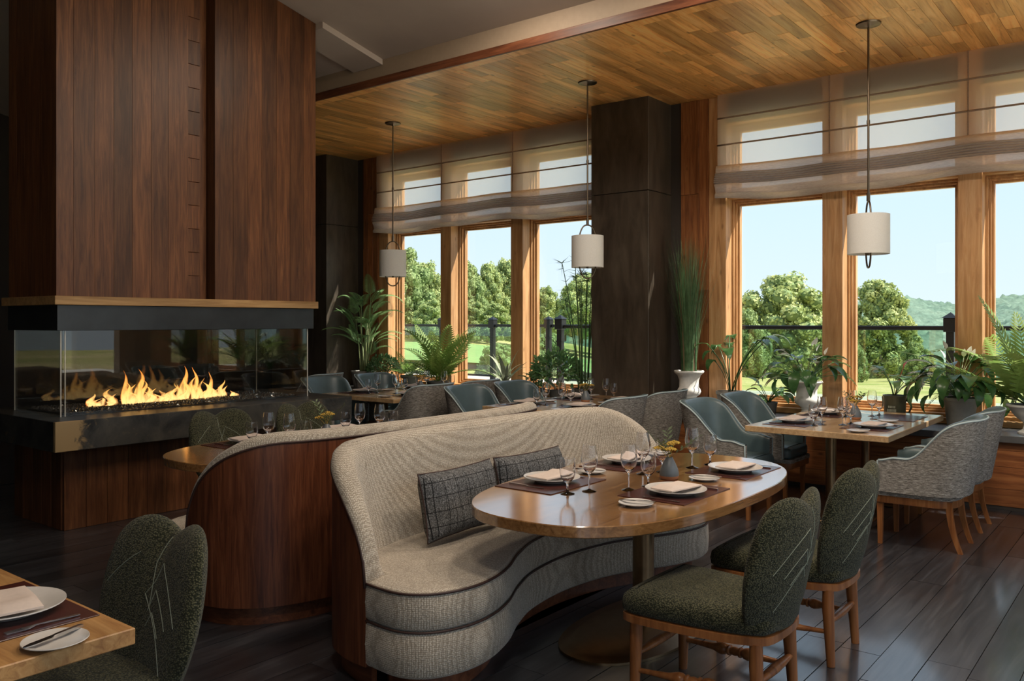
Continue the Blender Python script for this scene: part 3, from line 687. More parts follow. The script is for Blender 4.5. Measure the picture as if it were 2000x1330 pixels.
# ------------------------------------------------------------------ banquettes (built back to back)
def banquette(mx, label):
    """mx maps the curve of the seat that faces the window aisle on to its mirror image"""
    X = (lambda x: x) if not mx else (lambda x: -6.90-x)
    cx = X(-2.9); o = thing('banquette', label, 'banquette', (cx, 3.82, 0))
    C2 = 3.82
    half = [(-2.745, 2.455), (-2.90, 2.470), (-3.06, 2.535), (-3.195, 2.68), (-3.285, 2.92), (-3.335, 3.32), (-3.35, 3.82)]
    pts = half+[(x, 2*C2-y) for x, y in half[-2::-1]]
    out = [(p.x, p.y) for p in spline([(a, b, 0) for a, b in pts], 7)]
    n = len(out); L = [0]
    for a, b in zip(out, out[1:]): L.append(L[-1]+math.hypot(b[0]-a[0], b[1]-a[1]))
    T = L[-1]
    def zt(s):
        q = min(s, T-s, .60); return .49+.51*math.sqrt(max(0, 1-((.60-q)/.60)**2))
    def nrm(i):
        a, b = out[max(0, i-1)], out[min(n-1, i+1)]; d = Vector((b[0]-a[0], b[1]-a[1])).normalized()
        return Vector((d.y, -d.x)) if True else None
    # inward normal must point towards the seat (+x in the middle)
    sgn = 1 if nrm(n//2).x > 0 else -1
    def P(i, off, z):
        v = nrm(i)*sgn; return (X(out[i][0]+v.x*off)-cx, out[i][1]+v.y*off-C2, z)
    # wood outer panel
    m = MB(); rows = []
    for i in range(n):
        h = zt(L[i])-.05
        rows.append([P(i, 0, .10), P(i, 0, h), P(i, .018, h), P(i, .018, .10)])
    m.grid(rows, True); m.f.append((0, 1, 2, 3)); b = (n-1)*4; m.f.append((b+3, b+2, b+1, b))
    m.build('back_panel', 'walnut', o, True, 35)
    # upholstered back
    m = MB(); rows = []
    for i in range(n):
        h = zt(L[i]); e = sstep(0, .25, min(L[i], T-L[i])); k = .75+.25*e
        rows.append([P(i, .018, .42), P(i, .019, h-.06), P(i, -.004, h-.045), P(i, 0, h-.02), P(i, .022*k, h-.002), P(i, .06*k, h+.002), P(i, .095*k, h-.012), P(i, .112*k, h-.04),
                     P(i, .122*k, max(.43, h-.12)), P(i, .145*k, max(.42, .43+.55*(h-.43)-.04)), P(i, .165*k, max(.415, .43+.2*(h-.43))), P(i, .175*k, .41)])
    w_ = len(rows[0]); m.grid(rows, True); m.f.append(tuple(range(w_))[::-1]); b = (n-1)*w_; m.f.append(tuple(b+q for q in range(w_)))
    m.build('backrest', 'beige_weave', o, True, 60)
    MB().tube([P(i, -.002, zt(L[i])-.05) for i in range(n)], .006, 6).build('piping', 'dark_piping', o, True)
    for i in (n//4+2, n-1-n//4-2):
        MB().tube([P(i, .124 if q > 0 else .114, zt(L[i])-.03-(zt(L[i])-.5)*q/6) if q else P(i, .075, zt(L[i])+.001) for q in range(5)], .0022, 5).build('seam', 'beige_seam', o)
    # seat
    fh = [(-2.745, 2.458), (-2.55, 2.452), (-2.425, 2.53), (-2.362, 2.69), (-2.368, 2.86), (-2.425, 3.04), (-2.525, 3.24), (-2.615, 3.49), (-2.652, 3.82)]
    fpts = fh+[(x, 2*C2-y) for x, y in fh[-2::-1]]
    fr = [(p.x, p.y) for p in spline([(a, b, 0) for a, b in fpts], 6)]
    inner = []
    for i in range(2, n-2, 2): v = nrm(i)*sgn; inner.append((out[i][0]+v.x*.14, out[i][1]+v.y*.14))
    loop = fr+inner[::-1]
    loop = [(X(a)-cx, b-C2) for a, b in loop]
    ar = sum(p[0]*q[1]-q[0]*p[1] for p, q in zip(loop, loop[1:]+loop[:1]))
    if ar < 0: loop = loop[::-1]
    MB().prism(loop, [(.012, .302), (.0, .315), (-.004, .38), (0, .445), (.010, .462), (.025, .468)]).build('seat_cushion', 'beige_weave', o, True, 50)
    MB().prism(loop, [(.012, .105), (.0, .118), (-.004, .20), (0, .285), (.012, .298)]).build('seat_base', 'beige_weave', o, True, 50)
    fl_ = [(X(a)-cx, b-C2) for a, b in fr]
    def along(ins, z): 
        q = fl_ if not mx else fl_[::-1]; return [(a[0], a[1], z) for a in q]
    MB().tube(along(0, .458), .006, 6).build('piping', 'dark_piping', o, True)
    MB().tube(along(0, .300), .005, 6).build('piping', 'dark_piping', o, True)
    # recessed plinth
    lp = [(p[0], p[1]) for p in offset_loop(loop, -.09)]
    MB().prism(loop, [(.10, 0), (.10, .106)]).build('plinth', 'walnut_plinth', o, True, 50)
    m = MB(); rows = [[P(i, .045, 0), P(i, .045, .10), P(i, .075, .10), P(i, .075, 0)] for i in range(1, n-1)]
    m.grid(rows, True); b = (len(rows)-1)*4; m.f += [(0, 1, 2, 3), (b+3, b+2, b+1, b)]; m.build('plinth', 'walnut_plinth', o, True, 35)
    return o
plain('beige_seam', (.36, .31, .25), .9)
banquette(False, 'curved beige banquette with two plaid cushions on its seat')
banquette(True, 'curved beige banquette facing the fireplace')

def cushion(loc, rotz, tilt, label):
    w, h, th = .30, .17, .085; N = 14
    m = MB(); fr = []; bk = []
    for i in range(N+1):
        r1 = []; r2 = []
        for j in range(N+1):
            u, v = -1+2*i/N, -1+2*j/N
            su = u*(1-.05*(1-v*v)); sv = v*(1-.07*(1-u*u)); d = th*((1-u**4)*(1-v**4))**.42
            wr = .006*math.sin(u*7+v*3)*(1-u*u)
            r1.append((su*w, -d-wr, sv*h)); r2.append((su*w, d, sv*h))
        fr.append(r1); bk.append(r2)
    m.grid(fr); m2 = [r[::-1] for r in bk]; m.grid(m2)
    o = link('cushion', m.mesh('cushion', 'plaid', True), None, loc, (tilt, 0, rotz)); tag(o, label, 'cushion', 'plaid cushions'); 
    pts = []
    for i in range(N+1): pts.append((fr[i][0]))
    for j in range(1, N+1): pts.append(fr[N][j])
    for i in range(N-1, -1, -1): pts.append(fr[i][N])
    for j in range(N-1, 0, -1): pts.append(fr[0][j])
    MB().tube(pts, .004, 5, True).build('edge_seam', 'dark_piping', o, True)
    return o
cushion((-2.955, 3.30, .658), PI/2+.06, -.20, 'grey plaid lumbar cushion nearer the free end of the banquette')
cushion((-2.965, 3.93, .658), PI/2-.03, -.20, 'grey plaid lumbar cushion behind the wine glasses of the oval table')

# ------------------------------------------------------------------ tables
def superloop(a, b, n, N=72):
    out = []
    for k in range(N):
        t_ = 2*PI*k/N; c, s_ = math.cos(t_), math.sin(t_)
        out.append((a*math.copysign(abs(c)**(2/n), c), b*math.copysign(abs(s_)**(2/n), s_)))
    return out
def oval_table(loc, label):
    o = thing('oval_table', label, 'table', loc)
    lp = superloop(.58, 1.08, 2.6)
    MB().prism(lp, [(.004, .700), (0, .704), (0, .746), (.003, .75)]).build('table_top', 'oak_top', o, True, 30)
    MB().lathe([(.056, .03), (.056, .69)], 28).build('column', 'bronze', o, True, 40)
    MB().lathe([(.14, .68), (.14, .70)], 28).build('mount_plate', 'black_metal', o, True, 40)
    MB().prism(superloop(.30, .60, 2.3, 48), [(.0, 0), (0, .012), (.05, .022), (.065, .028)]).build('base_plate', 'bronze', o, True, 30)
    return o
T1 = (-2.20, 3.88); T2 = (-4.70, 3.80)
oval_table((*T1, 0), 'oval oak pedestal table set for four beside the plaid cushions')
oval_table((*T2, 0), 'oval oak pedestal table set for dining by the hearth slab')
def rect_table(loc, label, w=1.09, l=1.80):
    o = thing('rectangular_table', label, 'table', loc)
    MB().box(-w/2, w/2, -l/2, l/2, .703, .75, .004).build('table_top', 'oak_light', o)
    for y in (-.47, .47):
        c = MB().lathe([(.042, .02), (.042, .70)], 20, (0, y, 0)).build('column', 'bronze', o, True, 40)
        MB().box(-.30, .30, y-.20, y+.20, 0, .02, .004).build('base_plate', 'bronze', o)
        MB().box(-.15, .15, y-.10, y+.10, .69, .703).build('mount_plate', 'black_metal', o)
    return o
RT = [(-2.215, 7.40), (-4.90, 7.30), (-7.25, 7.25)]
rect_table((*RT[0], 0), 'rectangular pale oak table in front of the window with the white urns')
rect_table((*RT[1], 0), 'rectangular pale oak table in front of the dark bronze pillar')
rect_table((*RT[2], 0), 'rectangular pale oak table by the potted palm', 1.2)
o = thing('rectangular_table', 'rectangular oak table with a square corner beside a green chair', 'table', (-2.85, .50, 0))
MB().box(-.62, .62, -.67, .67, .705, .75, .003).build('table_top', 'oak_light_x', o)
MB().lathe([(.045, .02), (.045, .70)], 20).build('column', 'bronze', o, True, 40); MB().box(-.3, .3, -.3, .3, 0, .02, .004).build('base_plate', 'bronze', o)

# ------------------------------------------------------------------ green shield-back chairs (front is +y)
def green_chair():
    o = thing('dining_chair', 'c', 'chair', (0, 0, 0))
    def zt(s):
        a = abs(s)
        if a > .46: return .765+.150*math.sqrt(max(0, 1-((a-.46)/.54)**2.2))
        return .915-.048*(1-a/.46)**1.7
    def w(t_): return .172+.083*math.sin(PI/2*min(1, t_/.62))-.012*sstep(.62, 1, t_)
    z0 = .385
    def pt(s, t_, side):
        z = z0+t_*(zt(s)-z0); x = s*w(t_)
        yc = -.235-.075*t_-.02*t_*t_+.075*s*s*(.6+.4*t_)
        th = .052*(max(0, 1-abs(s)**3.2)**.5)*(max(0, 1-t_**7)**.5)*(.75+.25*min(1, t_/.2)) 
        th *= 1-.25*math.exp(-(s/.12)**2)*t_**3
        return (x, yc+side*th, z)
    N, K = 28, 26
    ss = [math.sin(PI/2*(-1+2*i/N)) for i in range(N+1)]; tt = [math.sin(PI/2*(k/K)) for k in range(K+1)]
    m = MB()
    m.grid([[pt(s, t_, 1) for s in ss] for t_ in tt]); m.grid([[pt(s, t_, -1) for s in ss[::-1]] for t_ in tt])
    m.grid([[pt(s, 0, 1) for s in ss[::-1]], [pt(s, 0, -1) for s in ss[::-1]]])
    bk = m.build('backrest', 'green_boucle', o, True, 70)
    lines = [[(-.75, .48), (-.12, .80), (.10, .60), (-.70, .18)], [(-.55, .42), (-.10, .64), (.0, .52)], [(-.40, .36), (-.12, .50), (-.02, .42)], [(.02, .97), (.06, .80), (-.02, .55)], [(.35, .80), (.8, .62)]]
    for ln in lines:
        for side in (-1, 1):
            P_ = []
            for a, b in zip(ln, ln[1:]):
                for k in range(6):
                    q = k/6; p = pt(a[0]+(b[0]-a[0])*q, a[1]+(b[1]-a[1])*q, side); P_.append((p[0], p[1]+side*.001, p[2]))
            p = pt(*ln[-1], side); P_.append((p[0], p[1]+side*.001, p[2]))
            MB().tube(P_, .0013, 4).build('stitching', 'stitch', bk)
    def plan(f, r):
        lp = [(-.235*f, .245), (-.15, .268), (.15, .268), (.235*f, .245), (.245*f, .12), (.225*f, -.06), (.19*f, -.20), (.12, -.265), (-.12, -.265), (-.19*f, -.20), (-.225*f, -.06), (-.245*f, .12)]
        return [(p.x, p.y) for p in spline([(a, b, 0) for a, b in lp], 4, True)][::-1]
    MB().prism(plan(1, 0), [(.02, .378), (.004, .39), (0, .42), (.006, .448), (.028, .470), (.06, .480)]).build('seat', 'green_boucle', o, True, 60)
    MB().prism(plan(1, 0), [(.014, .343), (.004, .346), (.004, .376), (.014, .380)]).build('seat_rail', 'chair_wood', o, True, 40)
    def leg(x, y, x2, y2):
        m = MB(); m.tube([(x, y, .35), (x, y, .26), (x2, y2, .0)], [.022, .0235, .0165], 14); m.build('leg', 'chair_wood', o, True, 50)
    for s_ in (-1, 1):
        leg(s_*.192, .218, s_*.196, .224); leg(s_*.158, -.215, s_*.164, -.228)
    # turned side stretchers, spindle front and rear stretchers
    for s_ in (-1, 1):
        a, b = Vector((s_*.194, .221, .135)), Vector((s_*.161, -.222, .155)); P_ = []; r_ = []
        pr = [(0, .010), (.16, .011), (.30, .015), (.345, .022), (.38, .026), (.415, .022), (.435, .012), (.442, .022), (.455, .022), (.462, .015), (.50, .019), (.538, .015), (.545, .022), (.558, .022), (.565, .012), (.585, .022), (.62, .026), (.655, .022), (.70, .015), (.84, .011), (1, .010)]
        for q, r in pr: P_.append(a.lerp(b, q)); r_.append(r)
        MB().tube(P_, r_, 14).build('turned_stretcher', 'chair_wood', o, True, 50)
    for (x, y, z) in ((.192, .220, .20), (.159, -.220, .20)):
        MB().tube([(-x, y, z), (-x*.4, y, z), (0, y, z), (x*.4, y, z), (x, y, z)], [.010, .017, .019, .017, .010], 12).build('stretcher', 'chair_wood', o, True, 50)
    return o
gc = green_chair(); gc.scale = (1.12, 1.16, 1.0)
GROUP = 'green shield-back dining chairs'
place(gc, (-1.53, 3.30, 0), PI/2, 'green boucle chair at the oval table, its turned stretcher in full view', GROUP)
place(gc, (-1.53, 4.14, 0), PI/2, 'green boucle chair at the oval table, next to the tweed armchairs', GROUP)
place(gc, (-5.40, 3.66, 0), -PI/2, 'green boucle chair by the hearth slab, at the rounded end of the oval table', GROUP)
place(gc, (-5.40, 4.42, 0), -PI/2, 'green boucle chair by the hearth slab, behind the grey bud vase', GROUP)
place(gc, (-2.66, 1.17, 0), PI, 'green boucle chair pushed up to the square table corner', GROUP)

# ------------------------------------------------------------------ tweed and leather armchairs (front is +y)
def armchair():
    o = thing('armchair', 'c', 'armchair', (0, 0, 0))
    half = [(-.285, .235), (-.292, .05), (-.285, -.12), (-.245, -.235), (-.15, -.295), (0, -.312)]
    pts = half+[(-x, y) for x, y in half[-2::-1]]
    path = [(p.x, p.y) for p in spline([(a, b, 0) for a, b in pts], 8)]; n = len(path)
    def zt(y): return .600+.025*sstep(.235, .12, y)+.287*sstep(.05, -.285, y)
    def nrm(i):
        a, b = path[max(0, i-1)], path[min(n-1, i+1)]; d = Vector((b[0]-a[0], b[1]-a[1])).normalized(); return Vector((-d.y, d.x))
    sg = 1 if nrm(n//2).y < 0 else -1
    def P(i, off, z):
        v = nrm(i)*sg; by = sstep(.0, -.30, path[i][1]); fl = (.015+.075*by)*(z-.40)/.5
        return (path[i][0]+v.x*(off+fl), path[i][1]+v.y*(off+fl), z)
    rows = []
    for i in range(n):
        h = zt(path[i][1]); rows.append([P(i, 0, .385+(h-.385)*k/6) for k in range(7)])
    m = MB().grid(rows)
    for i in (0, n-1):
        h = zt(path[i][1]); a = [P(i, 0, .385+(h-.385)*k/6) for k in range(7)]; b = [P(i, -.055, .385+(h-.385)*k/6) for k in range(7)]
        m.grid([a, b] if i else [b, a])
    m.grid([[P(i, 0, .385) for i in range(n)], [P(i, -.055, .385) for i in range(n)]])
    m.build('outer_shell', 'tweed', o, True, 60)
    rows = []
    for i in range(n):
        h = zt(path[i][1]); rows.append([P(i, 0, h), P(i, -.012, h+.010), P(i, -.035, h+.010), P(i, -.05, h-.002)]+[P(i, -.056, h-.03-(h-.45)*k/5) for k in range(6)])
    MB().grid(rows).build('inner_lining', 'teal_leather', o, True, 60)
    pp = [P(0, -.002, .39)]+[P(i, -.002, zt(path[i][1])+.002) for i in range(n)]+[P(n-1, -.002, .39)]
    MB().tube(pp, .0065, 6).build('piping', 'pale_piping', o, True)
    lp = [(-.228, .262), (-.12, .275), (.12, .275), (.228, .262), (.232, .05), (.225, -.12), (.18, -.20), (.08, -.235), (-.08, -.235), (-.18, -.20), (-.225, -.12), (-.232, .05)]
    lp = [(p.x, p.y) for p in spline([(a, b, 0) for a, b in lp], 4, True)][::-1]
    MB().prism(lp, [(.012, .388), (0, .398), (0, .455), (.012, .475), (.04, .485)]).build('seat_cushion', 'teal_leather', o, True, 60)
    rl = [(p[0]*1.16, p[1]*1.12) for p in lp]
    MB().prism(lp, [(-.02, .352), (-.02, .386)]).build('seat_band', 'tweed', o, True, 50)
    MB().prism(lp, [(-.012, .30), (-.014, .305), (-.014, .352)]).build('seat_rail', 'chair_wood', o, True, 40)
    for s_ in (-1, 1):
        for yy, out_ in ((.235, .0), (-.205, -.07)):
            P_ = []; x = s_*(.215 if yy > 0 else .185)
            rows = []
            for k in range(7):
                q = k/6; z = .345*(1-q); w = .021-.007*q; y = yy+out_*q*q
                rows.append([(x-w, y-w, z), (x+w, y-w, z), (x+w, y+w, z), (x-w, y+w, z)])
            m = MB().grid(rows, True); m.f += [(0, 1, 2, 3), (27, 26, 25, 24)]; m.build('leg', 'chair_wood', o, True, 40)
    return o
ac = armchair(); GROUP = 'tweed and leather armchairs'
ARM = [
 (-2.95, 6.68, -1, 'teal leather armchair at the white-urn window table, nearer the oval table'),
 (-2.95, 7.48, -1, 'teal leather armchair at the white-urn window table, tucked close to the sill'),
 (-1.46, 6.60, 1, 'tweed-backed armchair with its wooden legs clear of the others, at the white-urn window table'),
 (-1.46, 7.34, 1, 'tweed-backed armchair half behind another, below the trailing peace lily'),
 (-5.58, 6.62, -1, 'dark teal armchair at the corner of the pillar table'),
 (-5.58, 7.42, -1, 'dark teal armchair at the pillar table, below the grey staghorn fern'),
 (-4.20, 6.62, 1, 'tweed-backed armchair at the pillar table, over the rounded end of the banquette'),
 (-4.20, 7.42, 1, 'tweed-backed armchair between the bronze pillar and the white urn'),
 (-7.90, 6.62, -1, 'pale teal armchair at the palm table, close to the fireplace'),
 (-7.90, 7.45, -1, 'pale teal armchair at the palm table, below the round bush'),
 (-6.60, 6.62, 1, 'tweed-backed armchair at the palm table, its whole back in view'),
 (-6.60, 7.42, 1, 'tweed-backed armchair at the palm table, near the window sill'),
]
for x, y, f, lb in ARM: place(ac, (x, y, 0), f*PI/2, lb, GROUP)
place(ac, (-8.95, 7.05, 0), PI/2+.15, 'tweed-backed armchair standing behind the palm table, against the bronze pillar', GROUP)

# ------------------------------------------------------------------ table settings
def lathe_mesh(name, prof, mat, n=28, caps=(True, False)): return MB().lathe(prof, n, cap0=caps[0], cap1=caps[1]).mesh(name, mat, True, 60)
wine_m = lathe_mesh('wine_glass', [(.036, 0), (.036, .002), (.020, .006), (.006, .012), (.0042, .03), (.0042, .075), (.006, .086), (.020, .098), (.034, .118), (.0415, .145), (.0415, .165), (.036, .20), (.0315, .228), (.0303, .228), (.0346, .20), (.0400, .165), (.0400, .145), (.0325, .119), (.019, .1005), (.0, .0955)], 'goblet_glass')
water_m = lathe_mesh('water_glass', [(.035, 0), (.035, .002), (.020, .006), (.007, .012), (.005, .03), (.006, .05), (.018, .060), (.032, .078), (.0395, .105), (.0385, .135), (.0345, .172), (.0333, .172), (.0371, .135), (.0380, .105), (.0305, .079), (.017, .0625), (.0, .0575)], 'goblet_glass')
plate_m = lathe_mesh('dinner_plate', [(.085, 0), (.09, .003), (.10, .010), (.142, .022), (.148, .025), (.147, .028), (.140, .0265), (.100, .015), (.088, .0125), (.0, .0120)], 'ceramic', 40)
bread_m = lathe_mesh('bread_plate', [(.045, 0), (.05, .003), (.075, .012), (.080, .0145), (.079, .0165), (.072, .014), (.052, .0075), (.0, .0065)], 'ceramic', 32)
mat_m = MB().box(-.25, .25, -.175, .175, 0, .004, .0015).mesh('placemat', 'burgundy')
def napkin_mesh(seed):
    r_ = random.Random(seed); N = 8; m = MB(); top = []; bot = []
    for i in range(N+1):
        a = []; b = []
        for j in range(N+1):
            u, v = i/N, j/N
            x = -.120+.24*u; y = (-.070+.140*v)*(1-.25*max(0, .5-u))
            h = .012+.006*math.sin(u*4+seed)*math.sin(v*3.2)+.010*math.exp(-((u-.25)/.12)**2)*(1-.6*v)
            e = min(u, 1-u, v, 1-v); h = h if e > .02 else .006
            a.append((x, y, h)); b.append((x, y, 0))
        top.append(a[::-1]); bot.append(b)
    m.grid(top[::-1][::-1]); m.grid(bot)
    rim = [top[i][0] for i in range(N+1)]
    ring = lambda g, rev: [g[i][-1 if rev else 0] for i in range(N+1)]+[g[N][j] for j in (range(N-1, -1, -1) if rev else range(1, N+1))]+[g[i][0 if rev else -1] for i in range(N-1, -1, -1)]+[g[0][j] for j in (range(1, N) if rev else range(N-1, 0, -1))]
    m.grid([ring(bot, False), ring(top, True)], True)
    return m.mesh('napkin', 'napkin', True, 50)
napk = [napkin_mesh(k) for k in range(3)]
def fork_mesh():
    m = MB(); rows = []
    for x, w, z in ((-.095, .004, .003), (-.085, .0065, .003), (-.03, .0035, .004), (.02, .003, .006), (.04, .010, .003), (.055, .0115, .0025)):
        rows.append([(x, -w, z), (x, w, z), (x, w, z+.002), (x, -w, z+.002)])
    m.grid(rows, True); m.f += [(3, 2, 1, 0)]
    for k in range(4):
        y = -.0095+.0063*k; m.box(.0549, .098, y-.0016, y+.0016, .003, .005)
    return m.mesh('fork', 'steel', True, 40)
def knife_mesh(L=.11):
    m = MB(); rows = []
    for x, w, z, h in ((-L, .005, .001, .006), (-L+.01, .0065, .0, .008), (-.01, .005, .0, .007), (0, .0045, .001, .005), (.01, .009, .001, .003), (L*.7, .0095, .001, .0025), (L*.92, .006, .001, .002), (L, .001, .001, .002)):
        rows.append([(x, -w, z), (x, w, z), (x, w, z+h), (x, -w, z+h)])
    m.grid(rows, True); m.f += [(3, 2, 1, 0), (28, 29, 30, 31)]; return m.mesh('knife', 'steel', True, 40)
fork_m = fork_mesh(); knife_m = knife_mesh(); butter_m = knife_mesh(.085)
TZ = .75
def item(name, me, cat, label, group, loc, rz=0, rx=0):
    o = link(name, me, None, loc, (rx, 0, rz)); return tag(o, label, cat, group)
def setting(px_, py_, face, tp, pos, glasses=None, plate=True, bread=True, nap=True):
    """face: angle of the direction the diner looks"""
    f = Vector((math.cos(face), math.sin(face), 0)); r = Vector((f.y, -f.x, 0)); c = Vector((px_, py_, TZ)); rz = face-PI/2
    def at(rr, ff, z): p = c+r*rr+f*ff; return (p.x, p.y, TZ+z)
    item('placemat', mat_m, 'placemat', 'burgundy leather placemat on '+tp+pos, 'placemats on '+tp, at(.03, .02, 0), rz)
    if plate:
        item('dinner_plate', plate_m, 'plate', 'round white dinner plate on '+tp+pos, 'dinner plates on '+tp, at(0, 0, .004))
        if nap: item('napkin', napk[int(abs(px_*7+py_*13)) % 3], 'napkin', 'folded blush linen napkin on '+tp+pos, 'napkins on '+tp, at(0, 0, .0325), rz+random.uniform(-.15, .15))
        item('fork', fork_m, 'fork', 'steel fork on '+tp+pos, 'forks on '+tp, at(-.185, -.02, .004), rz+PI/2)
        item('knife', knife_m, 'knife', 'steel table knife on '+tp+pos, 'knives on '+tp, at(.19, -.02, .004), rz+PI/2)
    if bread:
        item('bread_plate', bread_m, 'plate', 'small white side plate on '+tp+pos, 'side plates on '+tp, at(-.345, .02, 0))
        item('butter_knife', butter_m, 'knife', 'steel butter knife on '+tp+pos, 'butter knives on '+tp, at(-.335, .02, .0165), rz+PI/2+.25)
    if glasses is None: glasses = [tuple(at(.02, .24, 0)[:2]), tuple(at(.13, .21, 0)[:2])]
    for k, (x, y) in enumerate(glasses):
        if k == 0: item('wine_glass', wine_m, 'wine glass', 'tall clear wine glass on '+tp+pos, 'wine glasses on '+tp, (x, y, TZ), random.random())
        else: item('water_glass', water_m, 'water goblet', 'short clear water goblet on '+tp+pos, 'water goblets on '+tp, (x, y, TZ), random.random())

def bud_vase(x, y, label, seed, s=1.0):
    o = thing('bud_vase', label, 'vase', (x, y, TZ), seed, 'grey bud vases with sprigs')
    MB().lathe([(.040, 0), (.047, .006), (.0505, .020)], 28, cap1=False).build('clay_base', 'terracotta', o, True, 60)
    MB().lathe([(.0506, .020), (.051, .032), (.045, .058), (.033, .085), (.021, .108), (.0165, .116), (.0145, .115), (.016, .10)], 28, cap0=False, cap1=False).build('body', 'vase_grey', o, True, 60)
    r_ = random.Random(seed)
    for k in range(5):
        a = k*1.256+r_.uniform(-.3, .3); tl = r_.uniform(.35, .95); L = r_.uniform(.15, .22)
        d = Vector((math.cos(a)*math.sin(tl), math.sin(a)*math.sin(tl), math.cos(tl))); p0 = Vector((0, 0, .105)); m = MB()
        pts = [p0+d*L*q/5+Vector((0, 0, -.02*(q/5)**2)) for q in range(6)]; m.tube(pts, .0012, 5)
        for q in range(10):
            t_ = .25+.75*q/9; p = p0+d*L*t_+Vector((0, 0, -.02*t_*t_)); s_ = 1 if q % 2 else -1
            sd = d.cross(Vector((0, 0, 1))).normalized()*s_; ld = (sd*.8+d*.6+Vector((0, 0, r_.uniform(-.2, .3)))).normalized(); ll = r_.uniform(.03, .048)
            wv = ld.cross(d).cross(ld).normalized()*.006
            m.add([p, p+ld*ll*.5+wv, p+ld*ll, p+ld*ll*.5-wv], [(0, 1, 2, 3)])
        tag(m.build('sprig', 'leaf_olive', o), kind='stuff')
    for k in range(4):
        a = k*1.6+seed+r_.uniform(-.3, .3); tl = r_.uniform(.3, .8); L = r_.uniform(.07, .10)
        d = Vector((math.cos(a)*math.sin(tl), math.sin(a)*math.sin(tl), math.cos(tl))); e = Vector((0, 0, .105))+d*L; m = MB()
        m.tube([(0, 0, .10), tuple(e)], .0014, 5)
        for q in range(26):
            g_ = q*2.4; rr = .032*math.sqrt(q/26); p = e+Vector((rr*math.cos(g_), rr*math.sin(g_), .010-rr*.35)); s_ = .0065
            m.add([p+Vector((s_, 0, 0)), p+Vector((0, s_, 0)), p-Vector((s_, 0, 0)), p-Vector((0, s_, 0)), p+Vector((0, 0, s_)), p-Vector((0, 0, s_))], [(0, 1, 4), (1, 2, 4), (2, 3, 4), (3, 0, 4), (1, 0, 5), (2, 1, 5), (3, 2, 5), (0, 3, 5)])
        tag(m.build('flower_head', 'flower_yellow', o), kind='stuff')
    return o
tpA = 'the cushion-side oval table'
setting(-2.57, 3.58, 0, tpA, ', banquette side, end away from windows', [(-2.28, 3.49), (-2.33, 3.375)])
setting(-2.57, 4.34, 0, tpA, ', banquette side, window end', [(-2.31, 4.07), (-2.26, 4.20)])
setting(-1.92, 3.70, PI, tpA, ', green chair side, end away from windows', [(-2.145, 3.64), (-2.115, 3.78)])
setting(-1.95, 4.46, PI, tpA, ', green chair side, window end', [(-2.19, 4.42), (-2.155, 4.58)])
bud_vase(-2.13, 4.03, 'grey bud vase of sprigs on the oval table beside the plaid cushions', 1)
tpB = 'the hearth-side oval table'
setting(-4.38, 3.45, PI, tpB, ', banquette side, end away from windows'); setting(-4.38, 4.25, PI, tpB, ', banquette side, window end')
setting(-5.03, 3.45, 0, tpB, ', fire side, end away from windows'); setting(-5.03, 4.25, 0, tpB, ', fire side, window end')
bud_vase(-4.72, 3.86, 'grey bud vase of sprigs on the oval table by the hearth slab', 2)
for (x, y), tp, sd, hw in ((RT[0], 'the mug-planter window table', 3, .31), (RT[1], 'the bronze-pillar window table', 4, .31), (RT[2], 'the palm-side window table', 5, .35)):
    for yy in (-.46, .36):
        e_ = ', room end' if yy < 0 else ', window end'
        setting(x-hw, y+yy, 0, tp, ', side facing the fireplace'+e_); setting(x+hw, y+yy+.04, PI, tp, ', side away from the fireplace'+e_, plate=not (sd == 3 and yy > 0))
    bud_vase(x+.02, y+.10, 'grey bud vase of sprigs on '+tp, sd)
setting(-2.62, 1.00, -PI/2, 'the square-cornered table', ' by a green chair', glasses=[])

# ------------------------------------------------------------------ plants
def blade(L, Wd, droop, n=7, fold=.25, stem=0, wpow=.8, tip=1.0, sr=.003, heart=0):
    """leaf along +x with an optional petiole; droop = total downward turn in radians"""
    m = MB(); x = z = 0; a = 0; P_ = []
    if stem:
        k_ = 5; pts = []
        for i in range(k_+1):
            pts.append((x, 0, z)); a = -droop*.25*i/k_; x += stem/k_*math.cos(a); z += stem/k_*math.sin(a)
        pts.append((x, 0, z)); m.tube(pts, [sr]*(k_+2), 5)
    a0 = a; rows = []
    for i in range(n+1):
        t_ = i/n; w = Wd/2*math.sin(PI*min(1, max(.02, t_**wpow)))**.9 if not heart else Wd/2*(1-t_)**.75*min(1, .35+t_*4)
        if i == n: w = .0008
        dn = Vector((-math.sin(a), 0, math.cos(a)))
        rows.append([(x+dn.x*w*fold, -w, z+dn.z*w*fold), (x, 0, z), (x+dn.x*w*fold, w, z+dn.z*w*fold)])
        a = a0-droop*(.25 if stem else 0)-droop*(.75 if stem else 1)*(t_**tip); x += L/n*math.cos(a); z += L/n*math.sin(a)
    if heart:
        r0 = rows[0]; rows.insert(0, [(r0[0][0]-L*.22, -Wd*.33, r0[0][2]), (r0[1][0], 0, r0[1][2]), (r0[2][0]-L*.22, Wd*.33, r0[2][2])])
    m.grid(rows); return m
